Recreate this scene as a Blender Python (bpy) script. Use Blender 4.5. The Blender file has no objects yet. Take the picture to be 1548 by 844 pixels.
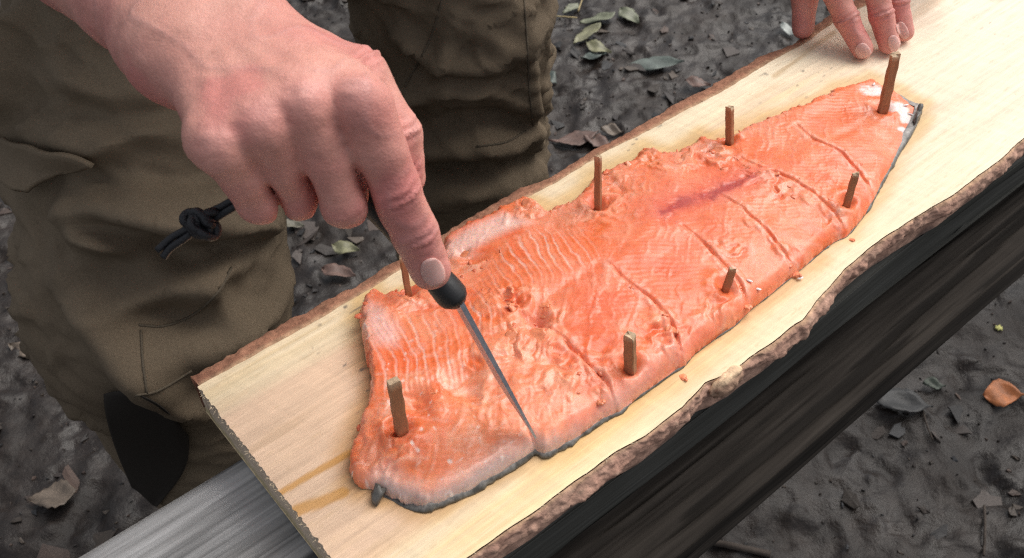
import bpy, bmesh, math, random
import numpy as np
from mathutils import Vector, Matrix
from mathutils.bvhtree import BVHTree
R = math.radians
rnd = random.Random(7)
S = bpy.context.scene
C = S.collection

# ------------------------------------------------------------------ camera, light, exposure
FPX, PITCH = 1500.0, R(46)
PZ = 0.74                                  # height of the plank's top above the ground
CAM = np.array([0.0, 0.0, PZ + 0.46])
FW = np.array([0, math.cos(PITCH), -math.sin(PITCH)])
UP = np.array([0, math.sin(PITCH), math.cos(PITCH)])
RT = np.array([1.0, 0, 0])
cd = bpy.data.cameras.new('camera')
cam = bpy.data.objects.new('camera', cd); C.objects.link(cam)
cam.location = CAM; cam.rotation_euler = (math.pi/2 - PITCH, 0, 0)
cd.sensor_width = 36; cd.lens = FPX/1548*36; cd.clip_start = 0.02; cd.clip_end = 500
cd.dof.use_dof = True; cd.dof.focus_distance = 0.62; cd.dof.aperture_fstop = 22
S.camera = cam
W = bpy.data.worlds.new('World'); S.world = W; W.use_nodes = True
nt = W.node_tree; nt.nodes.clear()
SUN_EL, SUN_AZ = R(56), R(52)              # azimuth clockwise from +Y
sky = nt.nodes.new('ShaderNodeTexSky'); sky.sky_type = 'NISHITA'; sky.sun_disc = False
sky.sun_elevation = SUN_EL; sky.sun_rotation = SUN_AZ; sky.dust_density = 4; sky.air_density = 1.0
hs = nt.nodes.new('ShaderNodeHueSaturation'); hs.inputs['Saturation'].default_value = 0.3
bg = nt.nodes.new('ShaderNodeBackground'); bg.inputs['Strength'].default_value = 0.088
wo = nt.nodes.new('ShaderNodeOutputWorld')
nt.links.new(sky.outputs[0], hs.inputs['Color']); nt.links.new(hs.outputs[0], bg.inputs[0]); nt.links.new(bg.outputs[0], wo.inputs[0])
sl = bpy.data.lights.new('sun', 'SUN'); sl.energy = 1.3; sl.angle = R(55); sl.color = (1.0, 0.95, 0.88)
sun = bpy.data.objects.new('sun', sl); C.objects.link(sun)
sd = Vector((math.sin(SUN_AZ)*math.cos(SUN_EL), math.cos(SUN_AZ)*math.cos(SUN_EL), math.sin(SUN_EL)))
sun.rotation_euler = sd.to_track_quat('Z', 'Y').to_euler(); sun.location = (1, 1, 4)
vs = S.view_settings; vs.view_transform = 'Standard'; vs.look = 'None'; vs.exposure = 0.76; vs.gamma = 1
S.cycles.use_denoising = False; S.cycles.use_adaptive_sampling = False; S.cycles.filter_width = 1.3

# ------------------------------------------------------------------ geometry helpers
def ray(px, py): return FPX*FW + (px-774)*RT + (422-py)*UP
def at(px, py, z):                         # the point of the horizontal plane z seen there
    d = ray(px, py); return CAM + d*((z-CAM[2])/d[2])
def dp(px, py, depth): return CAM + ray(px, py)*(depth/FPX)
O0 = at(300, 583, PZ)                      # far left corner of the plank: origin of (u along, v across)
D0 = np.array([math.cos(R(40.03)), math.sin(R(40.03)), 0]); N0 = np.array([-D0[1], D0[0], 0])
def uv_of(p): q = np.asarray(p)-O0; return np.stack([q@D0, q@N0], -1)
def pxuv(lst, z=PZ): return np.array([uv_of(at(x, y, z)) for x, y in lst])
def P3(u, v, z): return O0[None]*np.array([1, 1, 0]) + np.outer(u, D0) + np.outer(v, N0) + np.outer(z, [0, 0, 1])

def _h(ix, iy, iz, s):
    n = (ix*374761393 + iy*668265263 + iz*2147483647 + s*144665) & 0xffffffff
    n = ((n ^ (n >> 13))*1274126177) & 0xffffffff
    n = ((n ^ (n >> 15))*2246822519) & 0xffffffff
    return ((n ^ (n >> 16)) & 0xffff)/65535.0
def vnoise(p, s=0):                        # smooth noise in -1..1; p is n x 2 or n x 3
    p = np.asarray(p, float)
    if p.shape[1] == 2: p = np.c_[p, np.zeros(len(p))+s*3.7]
    i = np.floor(p).astype(np.int64); f = p-i; w = f*f*f*(f*(f*6-15)+10)
    r = 0
    for a in (0, 1):
        for b in (0, 1):
            for c in (0, 1):
                k = (w[:, 0] if a else 1-w[:, 0])*(w[:, 1] if b else 1-w[:, 1])*(w[:, 2] if c else 1-w[:, 2])
                r = r + k*_h(i[:, 0]+a, i[:, 1]+b, i[:, 2]+c, s)
    return r*2-1
def fbm(p, s=0, o=4, g=0.5):
    r, a, t = 0, 1.0, 0
    p = np.asarray(p, float)
    for k in range(o): r = r + a*vnoise(p*(2.03**k), s+k*17); t += a; a *= g
    return r/t
def sstep(a, b, x): t = np.clip((x-a)/(b-a), 0, 1); return t*t*(3-2*t)
def lerp(a, b, t): t = np.asarray(t)[..., None]; return a*(1-t)+b*t
def polydist(P, L, closed=False):          # distance to a polyline, and arc parameter 0..1
    P = np.asarray(P); L = np.asarray(L)
    if closed: L = np.r_[L, L[:1]]
    best = np.full(len(P), 1e9); par = np.zeros(len(P)); n = len(L)-1
    for k in range(n):
        a, b = L[k], L[k+1]; ab = b-a; t = np.clip(((P-a)@ab)/max(ab@ab, 1e-12), 0, 1)
        d = np.linalg.norm(P-a-t[:, None]*ab, axis=1); m = d < best
        best[m] = d[m]; par[m] = (k+t[m])/n
    return best, par
def inside(P, L):
    r = np.zeros(len(P), bool); n = len(L)
    for k in range(n):
        (x1, y1), (x2, y2) = L[k], L[(k+1) % n]
        c = ((y1 > P[:, 1]) != (y2 > P[:, 1])); 
        r ^= c & (P[:, 0] < (x2-x1)*(P[:, 1]-y1)/((y2-y1) if y2 != y1 else 1e-12)+x1)
    return r
def sdf2(P, L): d, _ = polydist(P, L, True); return np.where(inside(P, L), d, -d)

# ------------------------------------------------------------------ object helpers
def link(o, parent=None):
    C.objects.link(o)
    if parent is not None: o.parent = parent
    return o
def tag(o, label=None, cat=None, group=None, kind=None):
    for k, v in (('label', label), ('category', cat), ('group', group), ('kind', kind)):
        if v: o[k] = v
    return o
def empty(name, loc, label, cat, group=None):
    o = bpy.data.objects.new(name, None); C.objects.link(o); o.location = loc; o.empty_display_size = .02
    return tag(o, label, cat, group)
def mesh_np(name, V, F, mat, parent=None, col=None, smooth=True, attrs=None):
    """V n x 3 world points, F m x k faces (or list of arrays)."""
    me = bpy.data.meshes.new(name); V = np.asarray(V, np.float32)
    Fs = F if isinstance(F, list) else [F]
    Fs = [np.asarray(f, np.int32) for f in Fs if len(f)]
    idx = np.concatenate([f.ravel() for f in Fs]); cnt = np.concatenate([np.full(len(f), f.shape[1], np.int32) for f in Fs])
    off = np.zeros(3)
    if parent is not None:
        q = parent
        while q is not None: off = off+np.array(q.location); q = q.parent
    me.vertices.add(len(V)); me.vertices.foreach_set('co', (V-off).astype(np.float32).ravel())
    me.loops.add(len(idx)); me.loops.foreach_set('vertex_index', idx)
    me.polygons.add(len(cnt)); me.polygons.foreach_set('loop_start', np.r_[0, np.cumsum(cnt)[:-1]].astype(np.int32))
    me.polygons.foreach_set('loop_total', cnt)
    me.update(calc_edges=True); me.validate()
    me.polygons.foreach_set('use_smooth', np.full(len(me.polygons), smooth))
    if col is not None:
        a = me.color_attributes.new('col', 'FLOAT_COLOR', 'POINT')
        a.data.foreach_set('color', np.c_[np.clip(col, 0, 1), np.ones(len(V))].astype(np.float32).ravel())
    for k, v in (attrs or {}).items():
        a = me.attributes.new(k, 'FLOAT', 'POINT'); a.data.foreach_set('value', np.asarray(v, np.float32))
    me.materials.append(mat)
    return link(bpy.data.objects.new(name, me), parent)
def gridfaces(nu, nv, keep=None):
    i, j = np.meshgrid(np.arange(nu-1), np.arange(nv-1), indexing='ij'); a = (i*nv+j).ravel()
    F = np.c_[a, a+nv, a+nv+1, a+1]
    return F if keep is None else F[keep[F].all(1)]
def compact(V, F, *arr):
    u, inv = np.unique(F.ravel(), return_inverse=True)
    return (V[u], inv.reshape(F.shape)) + tuple(a[u] for a in arr)
def tube(pts, rad, n=8, cap=True):
    """V, F of a tube along pts."""
    pts = np.asarray(pts, float); m = len(pts); rad = np.broadcast_to(rad, m)
    T = np.gradient(pts, axis=0); T /= np.linalg.norm(T, axis=1)[:, None]+1e-12
    a = np.array([0, 0, 1.0]) if abs(T[0][2]) < .9 else np.array([1.0, 0, 0])
    V = []; x = np.cross(T[0], a); x /= np.linalg.norm(x)
    for k in range(m):
        x = x-T[k]*(x@T[k]); x /= np.linalg.norm(x)+1e-12; y = np.cross(T[k], x)
        for q in range(n):
            t = 2*math.pi*q/n; V.append(pts[k]+rad[k]*(math.cos(t)*x+math.sin(t)*y))
    F = [(k*n+q, k*n+(q+1) % n, (k+1)*n+(q+1) % n, (k+1)*n+q) for k in range(m-1) for q in range(n)]
    if cap:
        V += [pts[0], pts[-1]]; b = m*n
        F += [(b, (q+1) % n, q, q) for q in range(n)]+[(b+1, (m-1)*n+q, (m-1)*n+(q+1) % n, (m-1)*n+(q+1) % n) for q in range(n)]
    return np.array(V), F
def build_py(name, V, F, mat, parent=None, smooth=True):
    me = bpy.data.meshes.new(name); off = np.zeros(3); q = parent
    while q is not None: off = off+np.array(q.location); q = q.parent
    F = [tuple(dict.fromkeys(int(i) for i in f)) for f in F]
    me.from_pydata((np.asarray(V)-off).tolist(), [], F); me.validate(); me.update()
    me.polygons.foreach_set('use_smooth', np.full(len(me.polygons), smooth)); me.materials.append(mat)
    return link(bpy.data.objects.new(name, me), parent)
def joinvf(parts):
    V, F, n = [], [], 0
    for v, f in parts:
        V.append(np.asarray(v)); F += [tuple(int(i)+n for i in q) for q in f]; n += len(v)
    return np.concatenate(V), F
def spline(pts, n):
    """Catmull-Rom through pts (m x k), n samples per span."""
    p = np.asarray(pts, float); p = np.r_[[2*p[0]-p[1]], p, [2*p[-1]-p[-2]]]; out = []
    for k in range(1, len(p)-2):
        t = np.linspace(0, 1, n, endpoint=False)[:, None]; a, b, c, d = p[k-1], p[k], p[k+1], p[k+2]
        out.append(.5*(2*b+(c-a)*t+(2*a-5*b+4*c-d)*t**2+(3*b-a-3*c+d)*t**3))
    return np.concatenate(out+[p[-2][None]])

# ------------------------------------------------------------------ materials
def mat(name, col=(.5, .5, .5), rough=.6, attr=None, noise=None, bump=None, sss=None, spec=.5, metal=0, coat=0, stretch=None, rvar=0):
    """Principled material: base colour (or the colour attribute), noise-modulated; bump = list of (scale, strength, distance)."""
    m = bpy.data.materials.new(name); m.use_nodes = True; t = m.node_tree; b = t.nodes['Principled BSDF']
    def N(k, **kw):
        n = t.nodes.new(k)
        for a, v in kw.items(): setattr(n, a, v)
        return n
    tc = N('ShaderNodeTexCoord'); mp = N('ShaderNodeMapping'); t.links.new(tc.outputs['Object'], mp.inputs[0])
    if stretch: mp.inputs['Scale'].default_value = stretch[:3]
    if stretch and len(stretch) > 3:
        m0 = N('ShaderNodeMapping'); m0.inputs['Rotation'].default_value[2] = stretch[3]; t.links.new(tc.outputs['Object'], m0.inputs[0]); t.links.new(m0.outputs[0], mp.inputs[0])
    if attr:
        a = N('ShaderNodeAttribute', attribute_name=attr); src = a.outputs['Color']
    else:
        a = N('ShaderNodeRGB'); a.outputs[0].default_value = (*col, 1); src = a.outputs[0]
    for sc, lo, hi in (noise or []):
        x = N('ShaderNodeTexNoise'); x.inputs['Scale'].default_value = sc; x.inputs['Detail'].default_value = 6; x.inputs['Roughness'].default_value = .62
        t.links.new(mp.outputs[0], x.inputs['Vector'])
        r = N('ShaderNodeMapRange'); r.inputs[1].default_value = .3; r.inputs[2].default_value = .7; r.inputs[3].default_value = lo; r.inputs[4].default_value = hi
        t.links.new(x.outputs[0], r.inputs[0])
        mx = N('ShaderNodeVectorMath', operation='SCALE'); t.links.new(src, mx.inputs[0]); t.links.new(r.outputs[0], mx.inputs['Scale']); src = mx.outputs[0]
    t.links.new(src, b.inputs['Base Color'])
    b.inputs['Roughness'].default_value = rough; b.inputs['Metallic'].default_value = metal
    b.inputs['Specular IOR Level'].default_value = spec; b.inputs['Coat Weight'].default_value = coat; b.inputs['Coat Roughness'].default_value = .15
    if rvar:
        x = N('ShaderNodeTexNoise'); x.inputs['Scale'].default_value = rvar[0]; x.inputs['Detail'].default_value = 5
        t.links.new(tc.outputs['Object'], x.inputs['Vector'])
        r = N('ShaderNodeMapRange'); r.inputs[1].default_value = .35; r.inputs[2].default_value = .65; r.inputs[3].default_value = rvar[1]; r.inputs[4].default_value = rvar[2]
        t.links.new(x.outputs[0], r.inputs[0]); t.links.new(r.outputs[0], b.inputs['Roughness'])
    nrm = None
    for sc, st, di in (bump or []):
        x = N('ShaderNodeTexNoise'); x.inputs['Scale'].default_value = sc; x.inputs['Detail'].default_value = 5
        t.links.new(mp.outputs[0], x.inputs['Vector'])
        u = N('ShaderNodeBump'); u.inputs['Strength'].default_value = st; u.inputs['Distance'].default_value = di
        t.links.new(x.outputs[0], u.inputs['Height'])
        if nrm: t.links.new(nrm, u.inputs['Normal'])
        nrm = u.outputs[0]
    if nrm: t.links.new(nrm, b.inputs['Normal'])
    if sss:
        b.inputs['Subsurface Weight'].default_value = sss[0]; b.inputs['Subsurface Radius'].default_value = sss[1]; b.inputs['Subsurface Scale'].default_value = sss[2]
    return m
AZ = R(-40.03)
M = {}
M['flesh'] = mat('salmon flesh', attr='col', rough=.36, noise=[(260, .88, 1.12)], bump=[(520, .06, .0005), (150, .10, .0012)], sss=(.26, (1, .32, .16), .005), coat=.18, rvar=(60, .24, .50), spec=.40)
M['skin_fish'] = mat('salmon skin', (.085, .08, .072), .4, noise=[(120, .5, 1.9)], bump=[(500, .3, .0006)])
M['wood'] = mat('fresh pine', attr='col', rough=.62, noise=[(5, .95, 1.05), (24, .93, 1.07), (90, .92, 1.08)], bump=[(22, .35, .0010), (60, .3, .0006)], stretch=(.5, 10, 10, AZ), spec=.3)
M['bark'] = mat('pine bark', attr='col', rough=.9, noise=[(160, .65, 1.35)], bump=[(220, .8, .002)], spec=.2)
M['grey'] = mat('weathered board', attr='col', rough=.9, noise=[(2, .85, 1.15), (14, .85, 1.15)], bump=[(14, .5, .002), (45, .4, .001)], stretch=(.5, 10, 10, AZ), spec=.15)
M['mud'] = mat('wet mud', attr='col', rough=.4, noise=[(55, .75, 1.25), (300, .8, 1.2)], bump=[(120, .35, .005), (500, .35, .002)], rvar=(9, .30, .60), spec=.4)
M['skin'] = mat('skin', attr='col', rough=.5, noise=[(110, .92, 1.08), (500, .93, 1.07)], bump=[(900, .45, .0006), (300, .3, .0008)], sss=(.07, (1, .38, .2), .005), spec=.4)
M['nail'] = mat('fingernail', (.70, .39, .345), .36, noise=[(200, .95, 1.05)], sss=(.2, (1, .4, .3), .003))
M['cloth'] = mat('olive trousers', (.182, .139, .094), .88, noise=[(9, .85, 1.15), (900, .8, 1.2)], bump=[(1400, .5, .0006), (70, .2, .002)], spec=.2)
M['thread'] = mat('seam thread', (.13, .105, .075), .85, spec=.2)
M['darkpatch'] = mat('dark patch', (.036, .031, .026), .85, noise=[(500, .8, 1.2)], spec=.2)
M['jacket'] = mat('dark jacket', (.045, .045, .035), .9, noise=[(400, .8, 1.2)], bump=[(30, .4, .01)])
M['rubber'] = mat('black rubber', (.014, .014, .015), .5, bump=[(900, .3, .0004)])
M['steel'] = mat('steel', (.46, .47, .53), .40, metal=.6, noise=[(300, .7, 1.1)], bump=[(500, .1, .0003)])
M['cord'] = mat('black cord', (.008, .008, .011), .42, bump=[(1500, .8, .0006)])
M['peg'] = mat('split wooden peg', attr='col', rough=.7, noise=[(300, .8, 1.2)], bump=[(400, .5, .0006)], stretch=(1, 1, .12))
M['hair'] = mat('brown hair', (.05, .03, .02), .7, bump=[(300, .8, .003)])
M['boot'] = mat('black boot', (.015, .014, .013), .5)
M['twig'] = mat('twig', (.06, .045, .035), .8, noise=[(200, .7, 1.3)])
M['litter'] = mat('leaf litter', attr='col', rough=.6, noise=[(300, .7, 1.3)], bump=[(400, .4, .001)])

# ------------------------------------------------------------------ ground
def axis(lo, hi, h, far, g=1.22):
    a = list(np.arange(lo, hi, h)); s = h; x = lo
    L = []
    while x > -far: s *= g; x -= s; L.append(x)
    s = h; x = a[-1]; Rr = []
    while x < far: s *= g; x += s; Rr.append(x)
    return np.array(L[::-1]+a+Rr)
def ground_h(P):
    w = np.c_[fbm(P*6, 5, 3), fbm(P*6+9, 6, 3)]*.05
    h = fbm(P*3.2, 1, 3)*.02 + fbm((P+w)*13, 2, 4)*.011 + fbm(P*45, 3, 3)*.0045
    cl = fbm((P+w)*np.array([24, 30]), 8, 3); h = h+sstep(.12, .3, cl)*.006-sstep(.1, .4, -fbm(P*19+3, 4, 2))*.007
    r = np.hypot(P[:, 0], P[:, 1]-1); return h*np.exp(-(np.maximum(r-4, 0)/14)**2)
gx = axis(-1.3, 1.5, .0065, 300); gy = axis(.35, 2.6, .0065, 300)
X, Y = np.meshgrid(gx, gy, indexing='ij'); GP = np.c_[X.ravel(), Y.ravel()]
gz = ground_h(GP)
n1 = fbm(GP*7, 31, 4); n2 = fbm(GP*38, 33, 3)
gc = lerp(np.array([.0095, .0063, .0047]), np.array([.026, .0185, .0145]), np.clip(.5+n1*.8, 0, 1)); gc *= (1+.35*n2)[:, None]
mesh_np('ground', np.c_[GP, gz], gridfaces(len(gx), len(gy)), M['mud'], col=gc)['kind'] = 'structure'
def gpt(px, py, lift=.0):
    p = at(px, py, 0)
    for _ in range(4): p = at(px, py, float(ground_h(p[None, :2])[0])+lift)
    return p

# ------------------------------------------------------------------ plank
PT = .031                                   # thickness
UMAX = 1.45
near_top = [(574, 961), (640, 900), (707, 842), (781, 792), (868, 727), (933, 682), (981, 653), (1030, 615), (1066, 578), (1090, 568), (1115, 555), (1155, 526), (1212, 483), (1247, 440), (1276, 408), (1312, 376), (1369, 337), (1441, 294), (1512, 240), (1548, 207)]
far_top = [(300, 583), (440, 506), (540, 449), (610, 405), (700, 356), (801, 298), (848, 272), (913, 231), (994, 190), (1090, 139), (1155, 100), (1217, 65), (1259, 35), (1320, 2)]
nt_ = pxuv(near_top); ft_ = pxuv(far_top)
def edge_v(u, E, s, amp):
    e = np.interp(u, E[:, 0], E[:, 1]); return e+amp*fbm(np.c_[u*60, u*0], s, 3)
outline = [(533, 724), (527, 696), (540, 660), (552, 625), (562, 598), (556, 560), (549, 520), (545, 480), (551, 457), (566, 447), (584, 456), (610, 447), (640, 432), (664, 402), (672, 362), (690, 347), (715, 335), (740, 325), (765, 310), (790, 298), (812, 305), (828, 319), (850, 312), (868, 300), (886, 284), (899, 266), (920, 255), (954, 243), (976, 221), (1003, 229), (1024, 229), (1045, 215), (1060, 203), (1078, 210), (1102, 204), (1126, 191), (1168, 175), (1221, 156), (1268, 132), (1301, 122), (1316, 116), (1338, 128), (1360, 139), (1382, 151), (1394, 158), (1386, 184), (1367, 217), (1348, 250), (1334, 274), (1325, 293), (1311, 317), (1296, 336), (1282, 352), (1263, 360), (1244, 374), (1218, 397), (1197, 414), (1164, 441), (1135, 464), (1112, 487), (1087, 503), (1052, 529), (1036, 548), (1026, 553), (960, 600), (938, 619), (913, 630), (878, 655), (848, 674), (824, 686), (809, 679), (788, 694), (749, 718), (709, 741), (669, 758), (644, 766), (629, 762), (579, 745), (560, 734), (545, 736)]
nu, nv = 1050, 170
uu = np.linspace(0, UMAX, nu)
vn = edge_v(uu, nt_, 51, .0011); vf = edge_v(uu, ft_, 52, .0011)
tt = np.linspace(0, 1, nv)
Ug = np.repeat(uu, nv); Tg = np.tile(tt, nu); Vg = np.repeat(vn, nv)*(1-Tg)+np.repeat(vf, nv)*Tg
# ragged saw cut at the end
Ug = Ug+np.where(Ug < .004, -.0006+.0009*vnoise(np.c_[Vg*700, Vg*0], 9), 0)
UV = np.c_[Ug, Vg]
fine = fbm(np.c_[Ug*14, Vg*330], 60, 4); fine2 = fbm(np.c_[Ug*40, Vg*800], 61, 3); wide = fbm(np.c_[Ug*3, Vg*60], 62, 4)
zt = PZ + .00035*fine + .0003*fine2 + .00015*vnoise(np.c_[Ug*260+Vg*90, Vg*6], 64)
cream = np.array([.84, .67, .44]); pink = np.array([.80, .55, .385]); yel = np.array([.78, .54, .23]); pale = np.array([.89, .76, .56])
c = np.tile(cream, (len(Ug), 1)); c = lerp(c, pale, np.clip(.5+wide, 0, 1)*.4)
bv = -.098+.012*vnoise(np.c_[Ug*4, Ug*0], 63)+.01*wide
hw = sstep(.078, .058, np.abs(Vg-bv)); c = lerp(c, pink, hw*(.85-.45*sstep(.35, .6, Ug)))
ring = .5+.5*np.sin((Vg*62+.9*wide+.35*fine)*6.28)
c = lerp(c, yel, sstep(.6, 1, ring)*sstep(0.0, .45, vnoise(np.c_[Ug*3, Vg*22], 65))*.28)
yb = np.exp(-((Vg+.035+.02*(Ug-.45))/.012)**2)*sstep(.3, .4, Ug)*sstep(.66, .5, Ug); c = lerp(c, yel, yb*(.35+.4*sstep(-.2, .5, fine)))
c = lerp(c, yel, np.exp(-((Vg+.178)/.009)**2)*sstep(.02, .06, Ug)*sstep(.34, .2, Ug)*(.5+.3*fine))
c = lerp(c, np.array([.90, .80, .65]), sstep(.25, .75, Ug)*.7); saw = vnoise(np.c_[Ug*260+Vg*90, Vg*6], 64); c *= (1+.10*fine+.07*fine2+.03*saw)[:, None]
fo = np.array([pxuv([q], PZ)[0] for q in outline]); sdw = np.full(len(UV), -1.0); ms = (Ug < .62); sdw[ms] = sdf2(UV[ms], fo)
wet = sstep(-.016, -.001, sdw+.007*fbm(np.c_[Ug*26, Vg*70], 69, 4)); c = lerp(c, c*np.array([.80, .66, .42]), wet*.8)
st = fbm(np.c_[Ug*9, Vg*90], 66, 4); c = lerp(c, np.array([.55, .36, .2]), sstep(.28, .5, st)*.28)
fb = fbm(np.c_[Ug*70, Vg*1500], 75, 2); c = lerp(c, np.array([.60, .42, .24]), sstep(.42, .6, fb)*.35); sp = vnoise(np.c_[Ug*150, Vg*330], 67); sp2 = vnoise(np.c_[Ug*11, Vg*11], 68); c = lerp(c, np.array([.16, .14, .12]), sstep(.84, .93, sp)*sstep(.0, .5, sp2)*.8)
res = np.array([.62, .30, .06])             # resin streaks at the left end
for L, w in (([(418, 748), (470, 718), (520, 690), (560, 668)], .0022), ([(448, 772), (480, 760), (517, 745)], .0036)):
    dd, pp = polydist(UV, pxuv(L)); c = lerp(c, res, sstep(w*1.3, w*.6, dd+.0012*fine)*.75)
for L, w in (([(1180, 12), (1200, 6), (1222, 0)], .004), ([(1170, 115), (1230, 72), (1262, 50)], .003)):
    dd, pp = polydist(UV, pxuv(L)); c = lerp(c, np.array([.5, .33, .16]), sstep(w*1.6, w*.2, dd+.002*fine)*.6)
F = gridfaces(nu, nv); Vt = P3(Ug, Vg, zt)
plank = empty('plank', tuple(O0), 'thick fresh sawn pine plank with bark edges carrying the pink fish fillet', 'plank')
# left end: end grain strip
ne = 170; ze = np.linspace(0, 1, 14)
Ve, Ce = [], []
vend = Vg[:nv]; uend = Ug[:nv]
def wane_n(t): return -.006*t + .013*t*t    # near bark runs back under the top edge
def wane_f(t): return .010*t**.8
for k, t in enumerate(ze):
    vv = vend*1.0; lo, hi = vend[0]+.004*t, vend[-1]+.006*t
    vv = lo+(vend-vend[0])/(vend[-1]-vend[0])*(hi-lo)
    un = uend*(1-t)**3+.00035*vnoise(np.c_[vv*700, vv*0+t*9], 71)*min(1, t*6)+.0003
    Ve.append(P3(un, vv, PZ-PT*t+(zt[:nv]-PZ)*(1-t)-.0001)); 
    q = fbm(np.c_[vv*120, t*PT*160+vv*0], 72, 4); rings = .5+.5*np.sin(6.28*(np.hypot(vv+.09, (PZ-PT*t-PZ-.12))*150+.4*q))
    ce = lerp(np.array([.64, .52, .40]), np.array([.48, .36, .26]), np.clip(rings*.7+.2*q, 0, 1)); ce = lerp(ce, np.array([.46, .38, .18]), sstep(.6, .95, t+.25*q)*.7); Ce.append(ce)
Ve = np.concatenate(Ve); Ce = np.concatenate(Ce)
nvt = len(Vt)
# bottom and far end sheets
Vb = P3(np.r_[0, UMAX, UMAX, 0], np.r_[vn.max()+.010, vn.max()+.010, vf[-1]+.006, vf[0]+.006], np.full(4, PZ-PT))
Vx = P3(np.full(4, UMAX), np.r_[vn[-1], vf[-1], vf[-1]+.006, vn[-1]+.006], np.r_[PZ, PZ, PZ-PT, PZ-PT])
mesh_np('board', np.concatenate([Vt, Ve, Vb, Vx]), [F, gridfaces(14, nv)[:, ::-1]+nvt, np.array([[3, 2, 1, 0], [4, 5, 6, 7]])+nvt+len(Ve)], M['wood'], plank, col=np.concatenate([c, Ce, np.tile(cream, (8, 1))]))
# bark strips
def bark(sign):
    nu2, nt2 = 900, 22
    u = np.repeat(np.linspace(.0002, UMAX, nu2), nt2); t = np.tile(np.linspace(0, 1, nt2), nu2)
    e = np.interp(u, uu, vn if sign < 0 else vf)
    arch = np.sin(np.pi*np.clip(t, 0, 1))**.7
    n = fbm(np.c_[u*55, t*2.2], 81+sign, 4); n3 = fbm(np.c_[u*240, t*7], 83+sign, 3)
    pl = sstep(.0, .25, fbm(np.c_[u*30, t*1.3+4], 85+sign, 3))
    if sign < 0:
        wid = .0035+.005*sstep(-.3, .6, vnoise(np.c_[u*16, u*0], 87))
        fl = sstep(0, .3, fbm(np.c_[u*95, t*3.2], 89, 3)); ta = np.clip(t/.5, 0, 1); tb = np.clip((t-.5)/.5, 0, 1)
        out = e-.0003-(wid*.6+.0020*n+.0016*pl)*ta**.8-(.0012*fl+.0020*n3)*np.minimum(t*8, 1)+.017*tb**1.2
        z = PZ-.0008-.0105*ta**1.25-(PT*.97-.0105)*tb+.0013*n*arch
    else:
        wid = .0075+.002*vnoise(np.c_[u*20, u*0], 88)
        tb = np.minimum(t/.55, 1); out = e+.0003+(wid*1.75)*tb**.9*(1+.25*n)+.0012*n3*tb-.004*sstep(.55, 1, t)
        z = PZ-.0006-.0035*tb**1.6-PT*.85*np.clip((t-.5)/.5, 0, 1)**1.2+.0014*n*tb
    cc = lerp(np.array([.54, .335, .25]), np.array([.38, .22, .165]), np.clip(.5+n*1.1, 0, 1))
    cc = lerp(cc, np.array([.42, .30, .22]), sstep(.25, .6, n3)*.5); cc = lerp(cc, np.array([.11, .085, .075]), sstep(.85, 1.1, t+.25*n)*.8)
    if sign > 0: cc = cc*np.array([.78, .62, .52])
    inner = sstep(.16, .02, t+.08*n3); cc = lerp(cc, np.array([.55, .36, .22]), inner*.7)
    V = P3(u, out, z); Fb = gridfaces(nu2, nt2); 
    if sign > 0: Fb = Fb[:, ::-1]
    # back sheet closes the strip
    eb = e+(-sign)*.002; Vk = P3(u, eb, z*0+PZ-.002-PT*.95*t); 
    return np.concatenate([V, Vk]), np.concatenate([Fb, Fb[:, ::-1]+len(V)]), np.concatenate([cc, cc])
for s in (-1, 1):
    V, F, cc = bark(s); mesh_np('bark', V, F, M['bark'], plank, col=cc)
# knot swelling in the near edge
kp = at(1100, 572, PZ-.004); kb = bmesh.new(); bmesh.ops.create_icosphere(kb, subdivisions=4, radius=1)
kv = np.array([v.co for v in kb.verts]); kf = np.array([[v.index for v in f.verts] for f in kb.faces]); kb.free()
kk = 1+.25*fbm(kv*2.5, 91, 4); kn = kv*kk[:, None]
Vk = kp+np.outer(kn[:, 0]*.014, D0)+np.outer(kn[:, 1]*.006, N0)+np.outer(kn[:, 2]*.0085-.003, [0, 0, 1.])
ck = lerp(np.array([.28, .17, .12]), np.array([.45, .29, .2]), np.clip(.5+fbm(kv*5, 92, 3), 0, 1)); ck = lerp(ck, np.array([.72, .52, .34]), sstep(.25, .7, kn[:, 2]+.4*kn[:, 1]))
mesh_np('knot', Vk, kf, M['bark'], plank, col=ck)
# splinters on the sawn end and along the edges
parts = []
for k in range(300):
    if k < 150: u0, v0 = -.0012+rnd.uniform(-.0006, .001), rnd.uniform(vn[0], vf[0]); d = np.array([-rnd.uniform(.3, 1), rnd.uniform(-.6, .6), rnd.uniform(-.6, .25)])
    else:
        u0 = rnd.uniform(0, .7); far = rnd.random() < .6; v0 = float(np.interp(u0, uu, vf if far else vn)); d = np.array([rnd.uniform(-1, 1), rnd.uniform(-.2, .8)*(1 if far else -1), rnd.uniform(-.3, .2)])
    L = rnd.uniform(.0006, .0020); p = P3(np.array([u0]), np.array([v0]), np.array([PZ-.0006]))[0]; d = d/np.linalg.norm(d)
    dw = D0*d[0]+N0*d[1]+np.array([0, 0, d[2]])
    parts.append(tube([p, p+dw*L*.6, p+dw*L+np.array([0, 0, rnd.uniform(-.0006, .0006)])], [.00022, .00016, .00005], 4, False))
V, F = joinvf(parts); o = build_py('splinters', V, F, mat('splinter', (.72, .58, .40), .8), plank); o['kind'] = 'stuff'

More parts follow.
